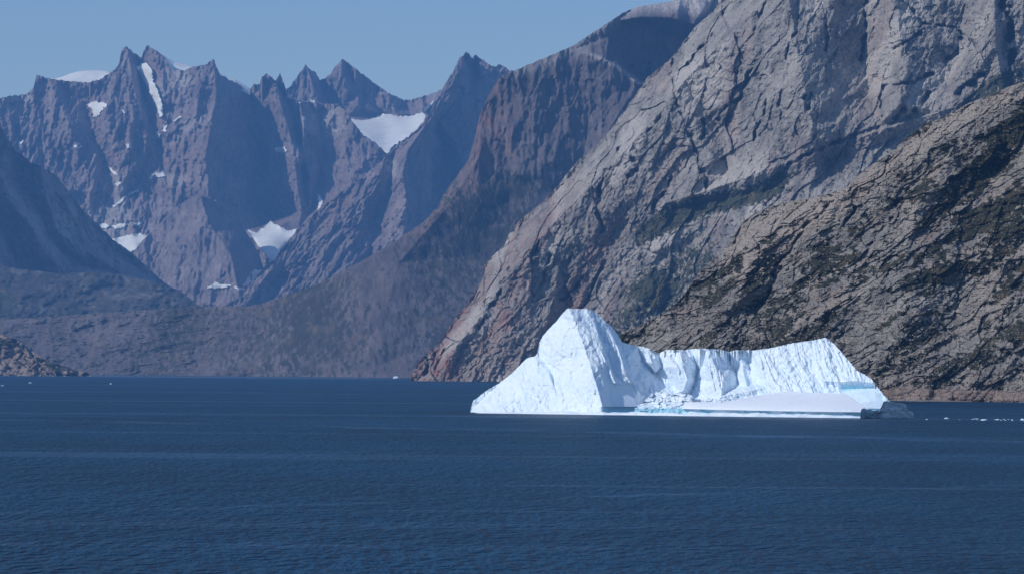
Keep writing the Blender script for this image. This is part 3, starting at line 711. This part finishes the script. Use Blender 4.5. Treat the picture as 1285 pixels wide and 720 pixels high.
snow_patch(wallg, [(362, 124), (370, 124), (380, 128), (373, 130), (366, 128)], 'snow strip on the ledge under the small spire')
snow_patch(wallg, [(385, 125.5), (394, 126.5), (403, 130), (400, 132), (393, 129)], 'snow strip on the ledge left of the pointed peak')
snow_patch(wallg, [(399, 244), (402, 247), (405, 254), (401, 262), (398, 264), (400, 255)], 'upright snow patch in the gully beside the red spur')
snow_patch(wallg, [(311, 288), (322, 293), (333, 284), (339, 278), (350, 284), (362, 290), (373, 287), (368, 299), (357, 308), (350, 316), (345, 326), (338, 330), (336, 322), (325, 310), (316, 296)],
           'bright fan shaped snowfield at the foot of the great shadow', 9.5, name='snowfield', cat='snowfield')
snow_patch(domeg, [(303, 358), (310, 351), (317, 339), (329, 339), (322, 347), (317, 357), (309, 358)], 'slanting snow patch low between the round buttress and the spur')
snow_patch(domeg, [(260, 361), (267, 357), (270, 354), (278, 357), (293, 357), (284, 360), (272, 362)], 'ragged flat snow patch near the valley floor')
snow_patch(domeg, [(292, 359), (303, 361), (310, 363), (300, 364)], 'thin snow strip right of the ragged flat patch on the valley floor')
snow_patch(spurg, [(531, 138), (537, 133), (544, 127), (545, 129), (538, 136), (533, 142)], 'thin snow streak rising from the saddle to the double topped peak')
snow_patch(midg, [(796, 99), (799, 99), (803, 104), (802, 107), (799, 104)], 'tiny snow patch high on the dark mountain beside the grey cliff')

def snow_cap(pts_top, pts_bot, D, label):
    """a rounded snow dome behind the crest"""
    xs = np.linspace(pts_top[0][0], pts_top[-1][0], 40)
    tp, bt = interp(xs, pts_top), interp(xs, pts_bot)
    rows = []
    for q in np.linspace(0, 1, 12):
        Dq = D + 260 * q ** 1.6
        kx, kz = ray(xs, bt + 6 + (tp - bt - 6) * math.sin(q * math.pi / 2))
        rows.append(np.stack([kx * Dq, kx * 0 + Dq, CAMH + kz * Dq], -1))
    for q in np.linspace(0.15, 1, 6):
        r = rows[11].copy(); r[:, 1] += 300 * q; r[:, 2] -= 160 * q ** 1.5; rows.append(r)
    co = np.array(rows)
    loc = (float(co[0, 20, 0]), float(co[0, 20, 1]), float(co[0, :, 2].min()))
    return tag(mesh_obj('snowfield', co.reshape(-1, 3), grid_faces(*co.shape[:2]), M['snow'], loc), label, 'snowfield')
DW = 17800 * math.exp(0.72 * 360 / F)
snow_cap([(60, 98.6), (69, 99), (77, 97), (90, 92), (100, 89.5), (110.5, 88.6), (125, 88.6), (136, 89.5), (140, 91)], [(60, 99), (77, 101), (110, 104), (125, 100), (140, 92)], DW + 60, 'rounded snow cap on the crest left of the twin horns')
snow_cap([(204, 69), (210, 73), (218, 77), (228, 80), (242, 83.7)], [(204, 72), (212, 84), (218, 90), (232, 89), (242, 84)], DW + 60, 'snow cap on the crest right of the twin horns')
snow_cap([(275, 92), (285, 97), (295, 100), (305, 106), (314, 111.5)], [(275, 96), (295.6, 104), (314, 114)], DW + 60, 'thin snow crest between the third horn and the small spires')

# ------------------------------------------------------------------ the iceberg
berg = empty('iceberg', tuple(pt(860, 522, 1388)))
berg.location.z = 0
tag(berg, 'white iceberg with a steep pyramid at its left end and a long fluted wall', 'iceberg')
body_sky = [(590.2, 517), (590.6, 512.8), (594, 502), (600, 498), (608, 491.5), (627, 480), (643.7, 466.8), (654, 456), (660, 450), (665, 448), (671, 446.7), (674.4, 443), (676.8, 429), (681.5, 420.7), (690, 411), (698, 403), (705, 394), (711, 387.3), (713.3, 386.5), (724, 387.7), (737, 387),
            (743, 389), (750, 393.6), (759.4, 403), (763, 406), (767.6, 409), (772, 415), (776, 420.7), (780.6, 429), (792.4, 432.5), (800, 433.5), (811, 436), (820, 440), (826.6, 443), (831, 441), (837, 438.4), (858.5, 439), (868, 437.5), (880, 437.3), (905, 438.2),
            (915.5, 441.3), (920, 439.5), (926, 439), (947, 439), (966, 436.6), (992, 430.7), (1025, 426), (1036, 423), (1041, 427), (1046.4, 430.7), (1060.6, 447), (1076, 465), (1091, 473), (1096, 478), (1100.7, 485), (1105, 490), (1109, 495.6), (1114, 500), (1119, 506), (1124, 512), (1128, 520)]
body_lines = [
    ([(713, 386), (722, 405), (733, 435), (744, 468), (752, 494), (757, 514)], [0, -1, -3, -5, -6, -6]),
    ([(591, 514), (627, 481), (660, 451), (675, 444), (681, 421), (705, 395)], [30, 24, 19, 16, 13, 5]),
    ([(600, 516), (650, 500), (690, 470), (705, 430)], [20, 9, 5, 2]), ([(672, 448), (690, 462), (700, 500)], [15, 9, 3]),
    ([(737, 387), (751, 420), (762, 450), (772, 480)], [6, 3, 4, 3.5]), ([(744, 390), (757, 430), (768, 460), (780, 478)], [9, 8, 9, 8]),
    ([(760, 403), (775, 435), (783, 460), (790, 480)], [13, 9, 9, 9]), ([(779, 428), (786, 450), (795, 478)], [16, 13, 12]),
    ([(765, 482), (790, 484), (810, 495)], [4, 11, 15]), ([(765, 510), (800, 511)], [0, 8]),
    ([(800, 434), (806, 452), (822, 470), (846, 494)], [27, 31, 32, 27]), ([(812, 438), (818, 455), (823, 466)], [25, 23, 26]), ([(826, 444), (830, 460), (845, 486)], [29, 31, 29]),
    ([(838, 440), (846, 460), (858, 490)], [24, 20, 17]), ([(853, 441), (857, 460), (863, 476)], [20, 17, 15]),
    ([(872, 440), (878, 455), (874, 475), (867, 494)], [26, 29, 29, 25]), ([(886, 440), (888, 460), (897, 480), (905, 497)], [16, 15, 12, 10]),
    ([(896, 440), (898, 460), (908, 474)], [16, 14, 12]), ([(916, 442), (923, 462), (926, 482)], [25, 27, 24]), ([(926, 441), (931, 460), (938, 485)], [20, 19, 14]), ([(934, 441), (941, 462), (944, 480)], [23, 23, 19]),
    ([(952, 440), (956, 460), (966, 485)], [14, 13, 11]), ([(992, 432), (998, 455), (1010, 484)], [11, 10, 8]), ([(1015, 428), (1022, 455), (1030, 478)], [10.5, 10, 8]), ([(1036, 424), (1040, 455), (1046, 478)], [9, 8, 6.5]),
    ([(1050, 436), (1062, 462), (1075, 473), (1095, 476)], [10, 8, 6, 6]), ([(1054, 479), (1074, 477.5), (1099, 480.5)], [5.5, 5, 5]), ([(1056, 488), (1075, 487), (1100, 486)], [9, 8.5, 8]), ([(1060, 496), (1080, 493), (1104, 492)], [6.5, 6, 6.5]),
    ([(1070, 505), (1092, 503.5), (1112, 503)], [5, 4.5, 5.5]), ([(1080, 516), (1112, 516)], [-6, -6]), ([(1122, 515)], 8)]
def body_relief(X, Z, PX, PY):
    top = sstep(507, 490, PY)
    w = 1.5 * fbm(X / 14, Z / 14, 3, 105)
    right = sstep(735, 775, PX)
    notch = soft_mask(PX, PY, [(1052, 479), (1099, 478), (1112, 520), (1060, 520)], 3)
    smooth = np.maximum(notch, soft_mask(PX, PY, [(758, 485), (785, 481), (812, 500), (812, 516), (758, 516)], 4))
    r = 0.8 * ridged(*rot(X + w, Z, -70, 26, 4.4), 4, 106, 0.62) * right * top
    r += 0.6 * cells(*rot(X + w, Z, -66, 10, 2.2), 30, tilt=0.9, crack=0.15, cd=0.05) * right * top
    r += (1.5 * fbm(*rot(X + w, Z, -60, 16, 8), 5, 107, 0.55) + 0.5 * cells(X / 5, Z / 4, 31, tilt=0.9, cd=0.0)) * (1 - right)
    r += 0.35 * fbm(X / 1.6, Z / 1.6, 3, 108)
    r = r * (1 - 0.88 * smooth)
    # bottom notch cut by the waves, right of the pyramid
    r += 2.5 * sstep(509.5, 511.5, PY - 0.006 * (PX - 760)) * sstep(752, 760, PX)
    return r
def body_masks(PX, PY, X, Z):
    fr = 3.4 * ridged(PX / 2.9, PX * 0, 2, 109)
    blue = 0.75 * sstep(479.5, 484.0, PY + fr - 0.5 + 0.06 * (PX - 1100) * -1.0 * 0.9) * sstep(490.5, 487.5, PY + 0.11 * (PX - 1056) - 1.5 + 0.3 * fr) * sstep(1052, 1058, PX) * sstep(1102, 1098, PX)
    low = 0.28 * sstep(487, 489, PY) * sstep(505.5, 504, PY) * sstep(1056, 1060, PX)
    foot = sstep(510.5, 512.0, PY - 0.006 * (PX - 760)) * sstep(752, 762, PX)
    smear = 0.12 * soft_mask(PX, PY, [(758, 485), (785, 481), (812, 500), (812, 516), (758, 516)], 4)
    b = 0.25 * sstep(515.0, 517.0, PY) * sstep(605, 600, PX)
    return dict(blue=np.clip(np.maximum.reduce([blue, low, foot, smear, b]), 0, 1))
def body_t(PX, up, PY):
    return ((0.75 - 0.25 * sstep(770, 840, PX)) * np.minimum(up, 160)) / F
o, bodyg = massif('ice_wall', M['ice'], body_sky, [(588, 1432), (690, 1420), (757, 1410), (800, 1412), (860, 1412), (1000, 1400), (1110, 1388), (1130, 1386)], body_t, 590, 1128, 0.55, 0.55,
    lines=body_lines, border=[(580, 380, 12), (1140, 380, 12), (580, 540, 12), (757, 540, -6), (810, 540, 10), (860, 540, 12), (1140, 540, 12)], relief=body_relief, jag=(0.5, 3.5), rear=0.9, parent=berg, seed=30, zlow=-2.0, masks=body_masks)

shelf_sky = [(856, 509), (860, 505.5), (868, 504), (880, 503.8), (895, 504), (905, 504.5), (921, 501.5), (940, 497.5), (961, 494.4), (985, 490.5), (1006, 488.4), (1022, 487.2), (1037, 487), (1047, 488.5), (1058, 492), (1068, 498), (1079.5, 506), (1088, 511.5), (1094, 516), (1098, 520)]
def shelf_t(PX, up, PY): return 0 * up
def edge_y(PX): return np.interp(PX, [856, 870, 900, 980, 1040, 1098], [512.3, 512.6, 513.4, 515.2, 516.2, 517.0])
def shelf_relief(X, Z, PX, PY):
    e = edge_y(PX) + 0 * PX
    a = np.clip(e - PY, 0, 40)
    under = np.clip(PY - e, 0, 30)
    r = 0.35 * a + 0.046 * a * a + 7.0 * np.clip((PX - 985) / 105, 0, 2) ** 2 + 4.0 * np.clip((960 - PX) / 100, 0, 2) ** 2
    r += 1.6 * sstep(0.1, 0.9, under) - 1.0 * sstep(3.5, 6.0, under)
    r += 0.12 * fbm(X / 14, Z / 5, 3, 113) * sstep(0, 2, a) + (0.5 * ridged(X / 3, Z / 1.2, 3, 114)) * sstep(0.2, 1.0, under)
    return r
o, shelfg = massif('ice_shelf', M['smooth_ice'], shelf_sky, [(850, 1393), (865, 1391), (1000, 1376), (1100, 1365)], shelf_t, 857, 1097, 0.55, 0.4, relief=shelf_relief, jag=(0.12, 6), rear=0.6, parent=berg, seed=31, zlow=-1.0,
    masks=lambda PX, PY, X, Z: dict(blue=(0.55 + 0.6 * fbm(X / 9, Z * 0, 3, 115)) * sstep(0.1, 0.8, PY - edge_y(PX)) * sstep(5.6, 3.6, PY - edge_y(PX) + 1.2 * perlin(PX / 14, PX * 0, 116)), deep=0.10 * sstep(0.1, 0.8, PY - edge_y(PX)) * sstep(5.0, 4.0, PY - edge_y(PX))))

rub_sky = [(795, 515), (797, 512), (807, 503.6), (812, 499), (817, 495), (822, 492), (830, 491), (837, 492.4), (840, 494), (847, 493), (855, 493), (867, 495), (873, 500), (880, 501), (883, 499), (887, 498.6), (892, 499), (898, 501.5), (904.5, 503), (911, 503), (914, 500.5), (916, 500), (921, 502), (926, 505), (933, 509), (938, 513)]
o, rubg = massif('ice_rubble', M['ice'], rub_sky, [(790, 1402), (860, 1394), (940, 1387)], 1.1, 796, 936, 0.5, 0.45,
    relief=lambda X, Z, PX, PY: 1.3 * cells(X / 3.6, Z / 2.4, 33, tilt=1.1, crack=0.1, cd=0.15) + 0.6 * cells(X / 1.4, Z / 1.0, 34, tilt=1.2, cd=0.15) + 3 * (PX > 905) + 6.0 * sstep(868, 880, PX),
    jag=(1.3, 3), rear=0.8, parent=berg, seed=32, zlow=-1.0, masks=lambda PX, PY, X, Z: dict(blue=0.0 + 0.95 * sstep(511, 512.5, PY)))

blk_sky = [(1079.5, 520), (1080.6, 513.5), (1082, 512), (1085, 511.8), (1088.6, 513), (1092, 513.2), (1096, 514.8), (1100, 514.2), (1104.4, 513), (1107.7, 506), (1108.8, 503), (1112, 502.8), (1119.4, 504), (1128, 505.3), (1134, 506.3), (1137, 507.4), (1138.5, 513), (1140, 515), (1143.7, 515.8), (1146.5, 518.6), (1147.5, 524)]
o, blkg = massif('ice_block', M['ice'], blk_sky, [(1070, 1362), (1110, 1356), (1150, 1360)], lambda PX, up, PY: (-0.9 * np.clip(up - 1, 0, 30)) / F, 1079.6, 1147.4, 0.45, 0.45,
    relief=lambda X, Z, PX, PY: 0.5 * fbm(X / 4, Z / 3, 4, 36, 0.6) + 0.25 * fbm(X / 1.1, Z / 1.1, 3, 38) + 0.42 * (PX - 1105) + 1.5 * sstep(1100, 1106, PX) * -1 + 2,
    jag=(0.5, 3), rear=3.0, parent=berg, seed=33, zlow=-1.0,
    masks=lambda PX, PY, X, Z: dict(blue=zero(PX) + 0.1, deep=(0.3 + 0.4 * sstep(515, 520, PY) * sstep(1112, 1100, PX)) * (0.15 + 0.85 * sstep(0.4, 1.4, PY - interp(PX, blk_sky)))))  # dark blue ice below the white rim, with the face's shade painted in

# low white ledge along the whole front, also standing in for foam and reflection
foot_front = [(597, 1430), (650, 1423), (700, 1415), (757, 1403), (800, 1399), (865, 1389), (940, 1381), (1000, 1374), (1060, 1368), (1100, 1364)]
xs = np.arange(597, 1100, 0.6)
Dfr = interp(xs, foot_front) - 0.8 + 0.6 * fbm(xs / 40, xs * 0, 2, 40)
hh = interp(xs, [(597, 0.15), (640, 0.6), (720, 0.9), (800, 1.1), (900, 1.2), (1000, 1.2), (1060, 0.9), (1095, 0.2)]) * (1 + 0.5 * fbm(xs / 30, xs * 0, 4, 41))
rows = []
for dz, dd in ((-1.0, -1.2), (0.05, -1.0), (0.35, -0.75), (0.75, -0.35), (0.95, 0.1), (1.0, 0.8), (0.9, 2.2), (0.8, 4.5), (-1, 5.5)):
    z = np.where(dz > 0, hh * dz, dz) + 0.03 * fbm(xs / 12, xs * 0 + dd, 2, 42) * (dz > 0.1)
    D = Dfr + dd 
    kx, _ = ray(xs, 520 + 0 * xs)
    rows.append(np.stack([kx * D, D, z], -1))
co = np.array(rows)
mesh_obj('ice_foot', co.reshape(-1, 3), grid_faces(*co.shape[:2]), M['ice'], tuple(berg.location), berg)

# ------------------------------------------------------------------ loose ice
def chunk_mesh(seed, n=10):
    rng = random.Random(seed)
    nu, nv = 12, 7
    co, fa = [], []
    th = np.linspace(0, 2 * np.pi, nu, endpoint=False)
    for j in range(nv):
        ph = math.pi * (j / (nv - 1)) - math.pi / 2
        for i in range(nu):
            r = 0.5 * (0.75 + 0.5 * rng.random())
            co.append((r * math.cos(ph) * math.cos(th[i]) + 0, r * math.cos(ph) * math.sin(th[i]), 0.5 * math.sin(ph) * (0.8 + 0.4 * rng.random()) + 0.15))
    for j in range(nv - 1):
        for i in range(nu):
            a, b = j * nu + i, j * nu + (i + 1) % nu
            fa.append((a, b, b + nu, a + nu))
    return co, fa
chunk_protos = []
def chunk(px, py, wpx, hpx, label, group, k, D=None, name='ice_chunk', cat='ice chunk'):
    if D is None:
        kx, kz = ray(px, py); D = CAMH / -kz
    s = wpx * D / F
    loc = pt(px, py_at(px, D, 0), D)
    if k < 4:
        co, fa = chunk_mesh(100 + k)
        o = mesh_obj(name, co, fa, M['ice'], smooth=False)
        chunk_protos.append(o)
    else:
        o = chunk_protos[k % 4].copy(); col.objects.link(o)
    o.location = loc
    o.scale = (s, s * 0.8, hpx * D / F * 1.6)
    o.rotation_euler = (0, 0, k * 1.3)
    return tag(o, label, cat, group)
rng = random.Random(3)
brash = [(1163, 526.2, 2.5, 1.0, 'tiny pale ice fragment nearest the dark end block of the iceberg'), (1188, 525.2, 8, 1.6, 'flat white ice chunk, leftmost large piece of the drifting line'),
         (1235, 527, 9, 1.5, 'long flat white ice piece in the middle of the drifting line'), (1252, 526.5, 6, 1.3, 'low ice piece right of the long flat piece'),
         (1283, 527.0, 6, 2.0, 'white ice chunk at the right edge of the picture')]
for i, (a, b, c, d, l) in enumerate(brash): chunk(a, b, c, d, l, 'brash ice drifting right of the iceberg', i)
for i in range(22):
    a = rng.uniform(1195, 1300)
    chunk(a, 525.2 + (a - 1190) * 0.017 + rng.uniform(-0.7, 0.9), rng.uniform(1.2, 3.2), rng.uniform(0.35, 0.7), 'small ice fragment in the drifting line right of the iceberg', 'brash ice drifting right of the iceberg', 5 + i)
chunk(497, 474.5, 9, 2.6, 'distant low white ice floe left of the red cape', None, 60, 8400, 'ice_floe', 'ice floe')
chunk(38, 480.5, 5, 1.0, 'distant ice speck in front of the brown headland', None, 61, None, 'ice_floe', 'ice floe')
chunk(139, 481.6, 3, 1.2, 'distant ice speck right of the brown headland', None, 62, None, 'ice_floe', 'ice floe')
chunk(3, 483.8, 4, 0.8, 'distant ice speck at the left edge of the picture', None, 63, None, 'ice_floe', 'ice floe')

# ------------------------------------------------------------------ boulders on the near hillside
def boulder_mesh(seed, nu=9, nv=6):
    rng = random.Random(seed); co, fa = [], []
    for j in range(nv):
        ph = math.pi * (j / (nv - 1)) - math.pi / 2
        for i in range(nu):
            t = 2 * math.pi * i / nu
            r = 0.5 * (0.8 + 0.45 * rng.random())
            co.append((r * math.cos(ph) * math.cos(t), r * math.cos(ph) * math.sin(t), 0.45 * math.sin(ph) * (0.85 + 0.4 * rng.random())))
    for j in range(nv - 1):
        for i in range(nu):
            a, b = j * nu + i, j * nu + (i + 1) % nu
            fa.append((a, b, b + nu, a + nu))
    return np.array(co), np.array(fa)
M['boulder'] = rock_mat('pale_boulder_rock', (0.19, 0.175, 0.165), (0.27, 0.245, 0.22), (0.36, 0.32, 0.285), 0.9, -20, 1.5, bump=0.4)
def slope_at(px, py):
    PX, PY, P = slopeg['PX'], slopeg['PY'], slopeg['P']
    c = int(np.clip(np.searchsorted(PX[0], px), 0, PX.shape[1] - 1))
    r = int(np.argmin(np.abs(PY[:, c] - py)))
    return P[r, c]
bpro = []
bprop = [boulder_mesh(200 + i) for i in range(6)]
for i, (co, fa) in enumerate(bprop):
    pass
named = [(1201, 487.5, 11, 'big squarish grey boulder just above the shore, right of the iceberg'), (1157, 476.5, 7, 'bright pale boulder near the shore above the dark ice block'), (1222, 491, 8, 'wide pale slab boulder above the pinkish shore rocks'),
         (1274, 383, 9, 'pale boulder below the dark heath at the right edge'), (1180, 470, 6, 'small pale boulder standing alone on the lower hillside'), (1268, 433, 11, 'large pale slab near the right edge above the shore')]
cnt = 0
def put_boulder(px, py, w, label, group=None, hr=0.8):
    global cnt
    p = slope_at(px, py)
    s = w * p[1] / F
    if cnt < 6:
        o = mesh_obj('boulder', bprop[cnt][0], bprop[cnt][1], M['boulder'], smooth=False); bpro.append(o)
    else:
        o = bpro[cnt % 6].copy(); col.objects.link(o)
    o.location = (p[0], p[1] - 0.1 * s, p[2])
    o.scale = (s, s * 0.8, s * hr)
    o.rotation_euler = (0.2 * math.sin(cnt), 0.3 * math.cos(cnt * 2.1), cnt * 1.7)
    cnt += 1
    return tag(o, label, 'boulder', group)
for a, b, c, l in named: put_boulder(a, b, c, l)
rng = random.Random(11)
def zone_label(px, py):
    if py > 440: return 'pale boulder low on the hillside, close above the pinkish shore rocks', 'boulders low above the right shore'
    if px < 1100: return 'pale boulder on the hillside directly above the fluted ice wall', 'boulders on the hillside behind the iceberg'
    if py > 320: return 'pale boulder halfway up the mossy hillside right of the iceberg', 'boulders halfway up the right hillside'
    return 'pale boulder high on the hillside near the right edge of the picture', 'boulders high on the right hillside'
k = 0
while k < 40:
    a, b = rng.uniform(900, 1290), rng.uniform(200, 508)
    if b < interp(a, slope_sky) + 30: continue
    put_boulder(a, b, rng.uniform(3.0, 6.0) * (1.0 if rng.random() < 0.85 else 1.5), *zone_label(a, b), rng.uniform(0.5, 0.9)); k += 1

# rubble and low shrubs too small and many to count
def scatter(name, n, xr, dens, size, mat, label, seed, flat=0.7, protos=bprop):
    PX, PY, P = slopeg['PX'], slopeg['PY'], slopeg['P']
    rs = np.random.RandomState(seed)
    cos, fas, off = [], [], 0
    tries = 0
    c = rs.randint(0, PX.shape[1], n * 6); r = rs.randint(0, PX.shape[0] if name != 'shore_rocks' else 30, n * 6)
    px, py, p = PX[r, c], PY[r, c], P[r, c]
    ok = (px > xr[0]) & (px < xr[1]) & (p[:, 2] > 1) & (rs.rand(n * 6) < dens(px, py, p))
    idx = np.nonzero(ok)[0][:n]
    for i in idx:
        co, fa = protos[rs.randint(len(protos))]
        s = rs.uniform(*size) * p[i, 1] / F
        a = rs.rand() * 6.28
        q = co * np.array([s, s, s * flat])
        x = q[:, 0] * math.cos(a) - q[:, 1] * math.sin(a); y = q[:, 0] * math.sin(a) + q[:, 1] * math.cos(a)
        cos.append(np.stack([x + p[i, 0], y + p[i, 1], q[:, 2] + p[i, 2]], -1)); fas.append(fa + off); off += len(co)
    o = mesh_obj(name, np.concatenate(cos), np.concatenate(fas), mat, smooth=False)
    return tag(o, label, kind='stuff')
small = [boulder_mesh(300 + i, 6, 4) for i in range(5)]
scatter('rubble', 8000, (850, 1300), lambda px, py, p: 0.25 + 0.75 * sstep(350, 480, py), (0.9, 3.0), M['boulder'], 'loose stones scattered over the right hand hillside', 5, protos=small)
M['shore'] = rock_mat('pink_shore_rock', (0.13, 0.10, 0.088), (0.21, 0.16, 0.135), (0.30, 0.23, 0.20), 0.9, -20, 1.5, bump=0.4)
scatter('shore_rocks', 5000, (1060, 1300), lambda px, py, p: sstep(9, 3, p[:, 2]), (2.5, 9.0), M['shore'], 'pinkish broken rocks along the right shore', 8, 0.9, protos=bprop)
m, nt, out = mat_new('heath_leaves'); k_ = N(nt)
tc = k_.n('ShaderNodeTexCoord').outputs['Object']
cc = k_.ramp(k_.noise(tc, 0.08, 4, 0.6), [(0.35, (0.018, 0.021, 0.010)), (0.55, (0.030, 0.031, 0.016)), (0.7, (0.06, 0.048, 0.026))])
p_ = k_.n('ShaderNodeBsdfPrincipled'); k_.link(cc, p_.inputs['Base Color']); p_.inputs['Roughness'].default_value = 0.9; p_.inputs['Specular IOR Level'].default_value = 0.1
k_.link(p_.outputs[0], out.inputs[0]); M['heath'] = m
def vdens(px, py, p):
    v = slope_masks(px, py, p[:, 0], p[:, 2])['veg']
    return sstep(0.45, 0.75, v)
scatter('heath', 4000, (850, 1300), vdens, (0.8, 2.0), M['heath'], 'dark green heath growing between the rocks', 6, 0.45, protos=small)

# ------------------------------------------------------------------ haze
m, nt, out = mat_new('haze_air')
v = nt.nodes.new('ShaderNodeVolumePrincipled')
v.inputs['Color'].default_value = (0.18, 0.455, 1.0, 1)
v.inputs['Density'].default_value = 3.8e-5
v.inputs['Anisotropy'].default_value = 0.0
nt.links.new(v.outputs[0], out.inputs['Volume'])
hx, hy0, hy1, hz0, hz1 = 7000.0, -2000.0, 26500.0, -6.0, 2900.0
c8 = [(x, y, z) for x in (-hx, hx) for y in (hy0, hy1) for z in (hz0, hz1)]
o = mesh_obj('haze', c8, [(0, 1, 3, 2), (4, 6, 7, 5), (0, 4, 5, 1), (2, 3, 7, 6), (0, 2, 6, 4), (1, 5, 7, 3)], m, smooth=False)
tag(o, 'thin blue air haze', kind='stuff')
